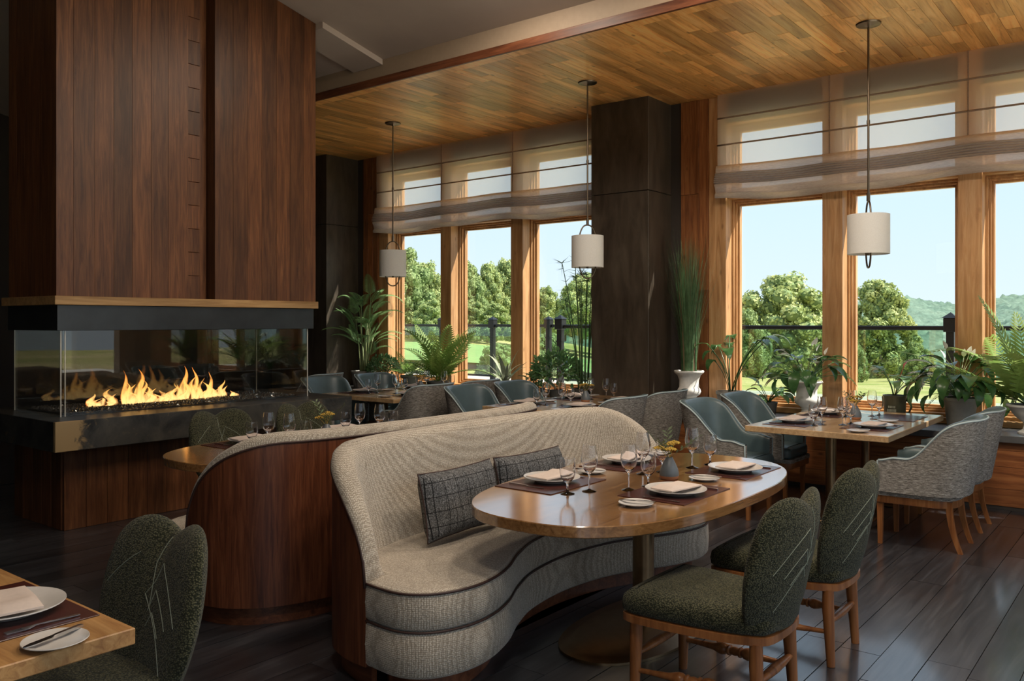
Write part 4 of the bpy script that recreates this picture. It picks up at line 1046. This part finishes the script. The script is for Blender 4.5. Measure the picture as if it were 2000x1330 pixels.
def frond(L, nl, ll, lw, droop, rise=0, ang=1.0, taper=.5, hang=.2):
    m = MB(); x = z = 0; a = rise; pts = []; N = nl
    P_ = []; A = []
    for i in range(N+1):
        P_.append(Vector((x, 0, z))); A.append(a); a = rise-droop*((i+1)/N)**1.3; x += L/N*math.cos(a); z += L/N*math.sin(a)
    m.tube(P_[::2]+[P_[-1]], [.004*(1-.8*i/(len(P_[::2]))) for i in range(len(P_[::2])+1)], 5)
    for i in range(int(N*.18), N+1):
        t_ = i/N; l = ll*(math.sin(PI*(.12+.86*t_))**taper)*(1-.35*t_); d = Vector((math.cos(A[i]), 0, math.sin(A[i]))); up_ = Vector((-math.sin(A[i]), 0, math.cos(A[i])))
        for s_ in (-1, 1):
            q = ang*(1-.45*t_); dr = (d*math.cos(q)+Vector((0, s_, 0))*math.sin(q)+up_*.12).normalized(); wv = d*lw*.5*(1-.3*t_)
            p = P_[i]; mid = p+dr*l*.55-up_*hang*l*.12; tip = p+dr*l-up_*hang*l*.6
            m.add([p-wv*.35, mid-wv, tip, mid+wv, p+wv*.35], [(0, 1, 3, 4), (1, 2, 3)])
    return m
FRN = {'palm': [frond(.66, 34, .20, .017, d, .0, .95, .5, .5).mesh('frond', 'leaf_palm') for d in (.7, 1.2, 1.7)],
       'fern': [frond(.62, 20, .115, .030, d, .0, 1.25, .55, .15).mesh('frond', 'leaf_fern') for d in (.5, .9, 1.4)],
       'bigfern': [frond(.75, 22, .17, .042, d, .0, 1.2, .5, .2).mesh('frond', 'leaf_fern') for d in (.35, .7, 1.3)],
       'lily': [blade(.24, .095, d, 7, .3, .26, .75).mesh('leaf', 'leaf_dark', True) for d in (1.3, 1.9, 2.4)],
       'small': [blade(.13, .075, d, 6, .3, .12, .75).mesh('leaf', 'leaf_mid', True) for d in (1.0, 1.6)],
       'anth': [blade(.16, .13, d, 7, .15, .22, .7, heart=1).mesh('leaf', 'leaf_mid', True) for d in (1.6, 2.1)],
       'aloc': [blade(.26, .19, d, 8, .12, .62, .7, sr=.006, heart=1).mesh('leaf', 'leaf_dark', True) for d in (2.2, 2.6)],
       'stag': [blade(.48, .055, d, 9, .4, 0, .55, 1.6).mesh('leaf', 'leaf_grey', True) for d in (.3, .8, 1.2)]}
def pot(o, prof, mat, soil_z, soil_r, soil='soil', n=28):
    p = MB().lathe(prof, n, cap1=False).build('pot', mat, o, True, 50)
    MB().lathe([(soil_r, soil_z-.02), (soil_r, soil_z), (soil_r*.5, soil_z+.012), (0, soil_z+.015)], n, cap1=False).build('soil', soil, p, True)
    return p
URN = [(.10, 0), (.105, .012), (.105, .035), (.085, .045), (.055, .07), (.048, .09), (.06, .105), (.052, .115), (.075, .135), (.115, .165), (.128, .20), (.120, .225), (.105, .245), (.105, .32), (.125, .375), (.155, .40), (.162, .412), (.158, .425), (.14, .425), (.12, .40)]
BELL = [(.085, 0), (.09, .01), (.105, .12), (.122, .215), (.135, .22), (.137, .245), (.125, .245), (.115, .23)]
TAPER = [(.075, 0), (.08, .008), (.105, .20), (.118, .205), (.12, .23), (.108, .23), (.10, .21)]
def clear(o, p):
    x, y = o.location.x+p.x, o.location.y+p.y
    if y > 8.90: return False
    solid = x < -9.43 or -5.45 < x < -4.11
    if solid and y > 8.64: return False
    return not ((x < -9.86 and y > 8.05) or (-5.33 < x < -4.55 and y > 8.14))
def spray(o, key, n, z, tilt, sc, az=None, seed=1, base_r=.02, span=None, name=None):
    r_ = random.Random(seed)
    for k in range(n):
        a = k*2.39996+r_.uniform(-.35, .35) if az is None else az[k % len(az)]+r_.uniform(-.2, .2)
        tl = r_.uniform(*tilt); s_ = r_.uniform(*sc); me = FRN[key][r_.randrange(len(FRN[key]))]; b = base_r*r_.random()
        Lx = max(v.co.x for v in me.vertices)*s_
        for _ in range(30):
            if clear(o, Vector((math.cos(a), math.sin(a), 0))*(Lx*(math.cos(tl)*.8+.2))): break
            a += r_.uniform(-1.6, 1.6); tl = min(1.45, tl+.03)
        link(me.name.split('.')[0], me, o, (b*math.cos(a), b*math.sin(a), z+r_.uniform(-.01, .01)), (r_.uniform(-.35, .35), -tl, a), (s_, s_*r_.uniform(.9, 1.15), s_))
LZ = .63; GR = 'potted plants on the window ledge'
def plant(name, label, x, y): return thing(name, label, 'potted plant', (x, y, LZ), 0, GR)
# areca palm
o = plant('potted_palm', 'tall feathery palm in a grey pot beside the bronze pillar', -9.36, 8.34)
pot(o, [(.13, 0), (.14, .01), (.165, .12), (.17, .20), (.185, .215), (.185, .24), (.165, .24), (.15, .22)], 'pot_grey', .225, .155, 'moss')
r_ = random.Random(5)
for k in range(12):
    a = k*2.4; h = .30+.75*(k/11); lean = Vector((math.cos(a), math.sin(a)*.7, 0))*(.05+.08*r_.random())
    pts = [Vector((.05*math.cos(a), .05*math.sin(a), .22))+lean*(q/4)**1.5+Vector((0, 0, h*q/4)) for q in range(5)]
    MB().tube(pts, [.010, .009, .008, .007, .006], 6).build('cane', 'stem_green', o, True)
    tp = pts[-1]
    for j in range(3):
        me = FRN['palm'][r_.randrange(3)]; s_ = r_.uniform(.60, .85); tl = r_.uniform(.65, 1.4)
        for _ in range(40):
            az = a+r_.uniform(-1.2, 1.2)*(1+_*.15); d_ = Vector((math.cos(az), math.sin(az), 0))*(.62*s_*(math.cos(tl)*.75+.3))
            if clear(o, tp+d_): break
        link('frond', me, o, tuple(tp-Vector((0, 0, .05*j))), (r_.uniform(-.3, .3), -tl, az), (s_,)*3)
# round bush
def bush(name, label, x, y, R, h, n, mat, potargs, lw=.03, seed=3, zc=None):
    o = plant(name, label, x, y); pot(o, *potargs); r_ = random.Random(seed); m = MB(); zc = zc or h
    for k in range(n):
        v = Vector((r_.gauss(0, 1), r_.gauss(0, 1), abs(r_.gauss(0, .9))-.25)).normalized()*(r_.uniform(.45, 1)**.5); c = Vector((v.x*R, v.y*R, zc+v.z*R*.9))
        d = (v+Vector((r_.uniform(-.6, .6), r_.uniform(-.6, .6), r_.uniform(-.5, .5)))).normalized(); L = lw*r_.uniform(1.2, 2.2); w = d.orthogonal().normalized(); w.rotate(Matrix.Rotation(r_.uniform(0, 6.3), 3, d)); w *= lw*.5; nn = d.cross(w).normalized()*lw*.2
        m.add([c, c+d*L*.5+w+nn, c+d*L, c+d*L*.5-w+nn], [(0, 1, 2), (0, 2, 3)])
    tag(m.build('leaves', mat, o), kind='stuff')
    for k in range(7):
        a = k*.9; MB().tube([(0, 0, potargs[2]-.02), (.3*R*math.cos(a), .3*R*math.sin(a), zc*.8), (.65*R*math.cos(a), .65*R*math.sin(a), zc+.2*R)], .003, 5).build('stem', 'stem_brown', o)
    return o
SMALLPOT = ([(.07, 0), (.09, .10), (.095, .13), (.085, .13)], 'pot_dark', .115, .083)
bush('potted_bush', 'round dark green bush in a small pot next to the palm', -9.03, 8.42, .23, .27, 900, 'leaf_mid', SMALLPOT, .026)
o = plant('potted_fern', 'light green fern in a grey rimmed pot between the bush and the tall fern', -8.52, 8.44)
pot(o, [(.09, 0), (.095, .01), (.115, .17), (.13, .18), (.13, .205), (.115, .205)], 'pot_grey', .19, .108)
spray(o, 'fern', 14, .20, (.3, 1.2), (.75, 1.0), seed=8)
o = plant('potted_fern', 'tall upright light green fern in a dark pot at the first window post', -7.90, 8.36)
pot(o, [(.12, 0), (.125, .01), (.14, .12), (.15, .13), (.15, .155), (.135, .155)], 'pot_dark', .14, .13)
spray(o, 'bigfern', 19, .15, (.55, 1.5), (.95, 1.3), seed=11)
o = plant('staghorn_fern', 'grey green staghorn fern with antler leaves in a pale ribbed pot', -6.76, 8.40)
pot(o, [(.07, 0), (.085, .03), (.10, .10), (.095, .16), (.105, .185), (.09, .185)], 'urn_white', .17, .085)
spray(o, 'stag', 15, .18, (.15, 1.3), (.7, 1.15), seed=4)
o = plant('potted_leafy_plant', 'low leafy green plant in a dark pot beside the staghorn fern', -6.28, 8.42)
pot(o, *SMALLPOT); spray(o, 'small', 24, .13, (.2, 1.35), (.8, 1.15), seed=5)
bush('potted_bush', 'loose variegated bush in front of the papyrus stems', -5.95, 8.38, .29, .36, 620, 'leaf_mid', SMALLPOT, .042, 9, .34)
o = plant('papyrus', 'tall thin papyrus stems in a dark pot against the bronze pillar', -5.60, 8.44)
pot(o, [(.10, 0), (.12, .12), (.13, .16), (.12, .16)], 'pot_dark', .145, .11)
r_ = random.Random(12)
for k in range(11):
    a = k*2.4; h = r_.uniform(1.05, 1.55); l = r_.uniform(.05, .15 if math.cos(a) > 0 or math.sin(a) > .2 else .26); P0 = Vector((.06*math.cos(a), .06*math.sin(a), .15))
    pts = [P0+Vector((math.cos(a)*l*(q/5)**1.6, math.sin(a)*l*(q/5)**1.6, h*q/5)) for q in range(6)]
    MB().tube(pts, [.008, .008, .007, .006, .005, .004], 6).build('stem', 'leaf_grass', o, True); m = MB()
    for q in range(26):
        t_ = r_.choice((r_.uniform(.55, 1), 1)); i = min(4, int(t_*5)); p = pts[i].lerp(pts[i+1], t_*5-i)
        d = Vector((r_.gauss(0, 1), r_.gauss(0, 1), r_.gauss(.5, .6))).normalized(); L = r_.uniform(.08, .18); w = d.orthogonal().normalized()*.0045
        m.add([p-w, p+w, p+d*L-Vector((0, 0, .02))], [(0, 1, 2)])
    tag(m.build('bracts', 'leaf_grass', o), kind='stuff')
# tall grass urn
o = plant('potted_tall_grass', 'tall green grass in a white pedestal urn beside the bronze pillar', -4.20, 8.40)
pot(o, URN, 'urn_white', .405, .125, 'moss'); m = MB(); r_ = random.Random(31); m2 = MB()
for k in range(520):
    a = r_.uniform(0, 6.283); b = .085*math.sqrt(r_.random()); h = r_.uniform(.8, 1.55); l = min(abs(r_.gauss(0, .13))*h+.02, .26 if math.cos(a) < 0 else .40, .20 if math.sin(a) > 0 else .5); dr = r_.choice((0, 0, .05, .18))
    P0 = Vector((b*math.cos(a), b*math.sin(a), .40)); w = Vector((-math.sin(a), math.cos(a), 0))*r_.uniform(.0035, .0065); rows = []
    for q in range(6):
        t_ = q/5; p = P0+Vector((math.cos(a)*l*t_**1.8, math.sin(a)*l*t_**1.8, h*t_-dr*t_**4)); rows.append([p-w*(1-t_*.95), p+w*(1-t_*.95)])
    (m if k % 14 else m2).grid(rows)
tag(m.build('grass_blades', 'leaf_grass', o), kind='stuff'); tag(m2.build('dry_blades', 'stem_brown', o), kind='stuff')
# alocasia
o = plant('alocasia', 'alocasia with long stems and big arrow leaves in a grey pot of moss', -3.72, 8.40)
pot(o, [(.11, 0), (.115, .01), (.145, .19), (.155, .195), (.155, .225), (.14, .225)], 'pot_grey', .21, .135, 'moss')
spray(o, 'aloc', 11, .21, (1.15, 1.5), (.62, 1.0), seed=21, base_r=.06)
o = plant('potted_leafy_plant', 'low broad-leaved plant in a dark pot between the alocasia and the urn lily', -3.34, 8.46)
pot(o, *SMALLPOT); spray(o, 'small', 18, .13, (.2, 1.3), (1.0, 1.5), seed=6)
# peace lily in urn
def lily(o, n, z, nf, seed, sc=(.8, 1.15), fz=.36):
    spray(o, 'lily', n, z, (.35, 1.35), sc, seed=seed, base_r=.04); r_ = random.Random(seed+1)
    for k in range(nf):
        a = r_.uniform(0, 6.28); l = r_.uniform(.06, .22); tp = Vector((l*math.cos(a), l*math.sin(a), z+fz*r_.uniform(.75, 1.1)))
        fs = MB().tube([(0, 0, z), tuple(Vector((l*.35*math.cos(a), l*.35*math.sin(a), z+fz*.6))), tuple(tp)], .003, 5).build('flower_stalk', 'stem_green', o)
        m = blade(.085, .045, .3, 6, .35, 0, .7); sp_ = m.build('spathe', 'flower_white', o, True, loc=tuple(tp)); sp_.rotation_euler = (0, -1.2, a)
o = plant('peace_lily', 'peace lily with white flowers in a white urn', -2.93, 8.42)
pot(o, [(q[0]*.95, q[1]*.86) for q in URN], 'urn_white', .345, .112); lily(o, 34, .35, 4, 14, (.78, 1.1))
o = plant('anthurium', 'small red anthurium in a dark green mug planter', -2.12, 8.47)
p = pot(o, [(.085, 0), (.09, .01), (.10, .24), (.105, .25), (.105, .265), (.092, .265)], 'pot_green', .25, .088)
MB().tube([(.10, 0, .22), (.135, 0, .21), (.145, 0, .16), (.125, 0, .11), (.098, 0, .10)], .009, 8).build('handle', 'pot_green', p, True)
for k in range(5):
    MB().box(-.032+.013*k, -.024+.013*k, -.105, -.099, .150, .170).build('lettering', 'pot_print', p)
for k in range(7):
    MB().box(-.040+.0115*k, -.033+.0115*k, -.103, -.096, .115, .140).build('lettering', 'pot_print', p)
spray(o, 'anth', 11, .26, (.75, 1.4), (.75, 1.1), seed=33)
s_ = blade(.09, .07, .6, 6, .2, .24, .7, heart=1).build('spathe', 'flower_red', o, True, loc=(0, 0, .26)); s_.rotation_euler = (0, -1.35, .6)
o = plant('peace_lily', 'broad peace lily trailing over a tall grey pot', -1.56, 8.44)
pot(o, [(.10, 0), (.105, .01), (.135, .24), (.15, .25), (.15, .275), (.135, .275)], 'pot_grey', .26, .13); lily(o, 52, .27, 5, 17, (.85, 1.2), .42)
o = plant('potted_fern', 'arching sword fern in a white pedestal bowl', -1.02, 8.36)
pot(o, [(.085, 0), (.09, .015), (.05, .04), (.04, .08), (.05, .10), (.10, .14), (.13, .18), (.15, .215), (.175, .235), (.175, .25), (.15, .25)], 'urn_white', .235, .14)
spray(o, 'bigfern', 18, .24, (.4, 1.5), (1.0, 1.55), seed=41)

# ------------------------------------------------------------------ outdoors
struct(MB().box(-16, 8, 9.06, 14.3, .18, .38).build('deck', 'deck_wood'), 'timber deck outside the windows')
def gz(x, y):
    d = x*FWD.x+y*FWD.y; l = (x*RGT.x+y*RGT.y)/max(d, 1); s_ = sstep(-.15, .38, l)
    k = .026*(1-s_)-.052*s_
    return -.15+k*(max(12, min(d, 75))-12)+.05*math.sin(x*.3)+.05*math.sin(y*.21+x*.1)-max(0, d-75)*.12
m = MB(); xs = np.linspace(-120, 40, 81); yy = [14, 16, 18, 20, 23, 26, 30, 34, 38, 43, 48, 54, 60, 66, 72, 80, 90, 105]
m.grid([[(x, y, gz(x, y)) for x in xs] for y in [9.1, 11]+yy]); m.add([(-120, -60, -.3), (60, -60, -.3), (60, 9.1, -.3), (-120, 9.1, -.3)], [(0, 1, 2, 3)])
struct(m.build('ground', 'grass_field', None, True), 'rough meadow outside')
m = MB(); P_ = []
for k in range(40):
    t_ = 2*PI*k/40; c = far_point(958, 690, 33); x, y = c.x+7*math.cos(t_), c.y+9*math.sin(t_); P_.append((x, y, gz(x, y)+.22))
m.add(P_+[(c.x, c.y, gz(c.x, c.y)+.5)], [(k, (k+1) % 40, 40) for k in range(40)])
struct(m.build('lawn', 'lawn', None, True), 'mown green lawn')
# railings
def railing(label, A, B, n, z0=.38):
    A, B = Vector(A), Vector(B); o = thing('deck_railing', label, 'railing', tuple(A)); d = (B-A); ang = math.atan2(d.y, d.x); o.rotation_euler = (0, 0, ang); L = d.length; st = L/n
    for k in range(n+1):
        p = MB().box(st*k-.045, st*k+.045, -.045, .045, 0, 1.15, .004).build('post', 'black_metal', o)
        MB().box(st*k-.07, st*k+.07, -.07, .07, 1.08, 1.25, .006).build('post_sleeve', 'black_metal', p)
        m = MB(); m.add([(st*k-.085, -.085, 1.25), (st*k+.085, -.085, 1.25), (st*k+.085, .085, 1.25), (st*k-.085, .085, 1.25), (st*k, 0, 1.32)], [(0, 1, 4), (1, 2, 4), (2, 3, 4), (3, 0, 4), (3, 2, 1, 0)]); m.build('post_cap', 'black_metal', p)
        MB().box(st*k-.06, st*k+.06, -.06, .06, .88, .90).build('post_collar', 'black_metal', p)
    for k in range(n):
        MB().box(st*k+.07, st*(k+1)-.07, -.03, .03, 1.10, 1.155, .01).build('top_rail', 'black_metal', o)
        MB().box(st*k+.07, st*(k+1)-.07, -.02, .02, .06, .10).build('bottom_rail', 'black_metal', o)
        MB().box(st*k+.08, st*(k+1)-.08, -.005, .005, .10, 1.10).build('glass_panel', 'rail_glass', o)
    return o
railing('black deck railing with capped posts outside the urn window', (-7.94, 11.3, .38), (3.55, 11.3, .38), 8)
railing('black deck railing seen through the window by the palm', (-15.6, 13.6, .38), (-8.4, 13.6, .38), 5)
# trees
def tree_mesh(seed, nleaf, leaf, mat, tall=10, R=4.2, low=.12):
    r_ = np.random.RandomState(seed); nb = 80; C = []; RR = []
    for k in range(nb):
        t_ = (k+.5)/nb; z = tall*(low+(1-low)*t_*.93); prof = R*(math.sin(PI*(.16+.80*t_**.85)))**.75
        a = k*2.39996; q = prof*math.sqrt(r_.uniform(.1, .95)); C.append((q*math.cos(a), q*math.sin(a), z)); RR.append(r_.uniform(.65, 1.4)*R*.215*(1.05-.3*t_))
    C = np.array(C); RR = np.array(RR)
    i = r_.choice(nb, nleaf, p=RR**2/np.sum(RR**2)); v = r_.normal(size=(nleaf, 3)); v /= np.linalg.norm(v, axis=1)[:, None]
    p = C[i]+v*(RR[i]*r_.uniform(.72, 1.08, nleaf))[:, None]
    nrm = v+r_.normal(size=(nleaf, 3))*.55; nrm /= np.linalg.norm(nrm, axis=1)[:, None]
    a = np.cross(nrm, r_.normal(size=(nleaf, 3))); a /= np.linalg.norm(a, axis=1)[:, None]; b = np.cross(nrm, a)
    s_ = leaf*r_.uniform(.6, 1.3, nleaf)[:, None]
    V = np.stack([p-a*s_, p+b*s_*.6, p+a*s_, p-b*s_*.6], 1).reshape(-1, 3); Fc = np.arange(nleaf*4).reshape(-1, 4)
    me = bpy.data.meshes.new('foliage'); me.from_pydata(V.tolist(), [], Fc.tolist()); me.materials.append(M[mat])
    m = MB()
    for c, r in zip(C, RR):  # opaque blobs added inside the crown to block light
        m.lathe([(.02, -r*.8), (r*.55, -r*.6), (r*.8, 0), (r*.55, r*.6), (.02, r*.8)], 8, tuple(c))
    core = m.mesh('branch_mass', 'tree_core', True)
    m = MB().tube([(0, 0, -.5), (.1, 0, tall*.3), (0, .1, tall*.7)], [.28, .2, .06], 8)
    return me, core, m.mesh('trunk', 'bark')
TR = [tree_mesh(1, 15000, .17, 'tree_leaf'), tree_mesh(2, 15000, .17, 'tree_leaf_deep'), tree_mesh(3, 15000, .17, 'tree_leaf', 10, 3.4, .08)]
KIND = ['broad sunlit green tree', 'deep green bushy tree', 'slender sunlit green tree']
def tree(u, vt, vb, d, wpx, k, where, group):
    b = far_point(u, vb, d); tz = far_point(u, vt, d).z; h = (tz-b.z)/10; w = wpx*1.3/F_PX*d/2/[4.6, 4.6, 3.8][k]
    o = thing('tree', KIND[k]+' '+where, 'tree', tuple(b), u*.37, group); o.scale = (w, w, h)
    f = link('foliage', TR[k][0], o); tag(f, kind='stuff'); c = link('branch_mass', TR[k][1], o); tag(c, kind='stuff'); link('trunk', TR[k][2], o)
gL, gR = 'trees beyond the lawn', 'trees at the edge of the meadow'
for u, vt, vb, d, w, k in ((650, 480, 672, 52, 110, 0), (712, 490, 672, 48, 100, 1), (560, 470, 672, 46, 120, 0), (775, 470, 672, 40, 120, 1), (832, 512, 668, 46, 80, 0), (868, 540, 668, 50, 70, 1), (912, 508, 664, 44, 70, 1), (952, 514, 662, 48, 72, 0), (990, 506, 662, 56, 85, 0), (968, 590, 664, 40, 60, 2), (930, 590, 664, 42, 60, 0),
                           (1032, 545, 664, 50, 70, 1), (1066, 560, 662, 46, 62, 0), (1104, 585, 662, 48, 60, 1), (1136, 535, 664, 41, 84, 0), (1185, 500, 664, 55, 90, 1), (845, 585, 668, 38, 70, 0), (1250, 520, 668, 50, 100, 0), (1330, 540, 690, 55, 100, 1)):
    tree(u, vt, vb, d, w, k, 'beyond the lawn', gL)
for u, vt, vb, d, w, k, s_ in ((1528, 536, 765, 70, 200, 0, 'beyond the deck railing, its crown the tallest'), (1456, 600, 765, 58, 100, 1, 'to one side of the tallest crown beyond the railing'), (1612, 588, 765, 92, 80, 1, 'between the urn lily and the hills'),
                               (1715, 540, 765, 84, 125, 2, 'standing alone in front of the wooded hills'), (1790, 668, 765, 60, 60, 0, 'low at the foot of the lone tree'), (1395, 570, 765, 82, 100, 0, 'behind the alocasia'), (1650, 650, 768, 58, 70, 1, 'low beside the lone tree')):
    tree(u, vt, vb, d, w, k, s_, gR)
bm = tree_mesh(9, 2600, .10, 'tree_leaf_deep', 2.0, 1.3, .1)
for k, (u, vb, d) in enumerate(((925, 668, 36.5), (958, 668, 36.5), (1002, 668, 36.5), (1072, 700, 30), (975, 745, 21), (1062, 738, 22), (1860, 745, 55), (1900, 742, 58))):
    b = far_point(u, vb, d); s_ = (.32 if d > 30 else .42)*random.uniform(.85, 1.15); s_ *= 1.5 if d > 50 else 1
    o = thing('shrub', ('round clipped shrub at the foot of the trees beyond the lawn' if d > 36 and d < 50 else 'wild shrub growing outside below the deck railing' if d < 36 else 'dark shrub at the far edge of the meadow'), 'shrub', tuple(b), k, 'shrubs outdoors %s' % ('lawn' if 36 < d < 50 else 'deck' if d < 36 else 'meadow')); o.scale = (s_, s_, s_)
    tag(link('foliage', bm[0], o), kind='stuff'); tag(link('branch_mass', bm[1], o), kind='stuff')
# wooded hills
m = MB(); rows = []
us = np.linspace(700, 2500, 300)
for j, t_ in enumerate(np.linspace(0, 1, 150)):
    d = 420+1500*t_; row = []
    for u in us:
        p = far_point(u, 629, d); v = 790-150*t_**.75-40*t_; ridge = 583+6*math.sin(u*.011)+5*math.sin(u*.03+2)-22*sstep(1900, 2300, u)+10*sstep(1800, 1500, u)
        v = 780+(ridge-780)*t_**.8; z = EYE+(HORIZON-v)/F_PX*d
        bmp = noise.noise(Vector((p.x*.055, p.y*.055, 0)))*8+noise.noise(Vector((p.x*.13, p.y*.13, 3)))*7
        row.append((p.x, p.y, z+bmp))
    rows.append(row)
m.grid(rows); struct(m.build('hills', 'forest', None, True), 'wooded green hills on the horizon')
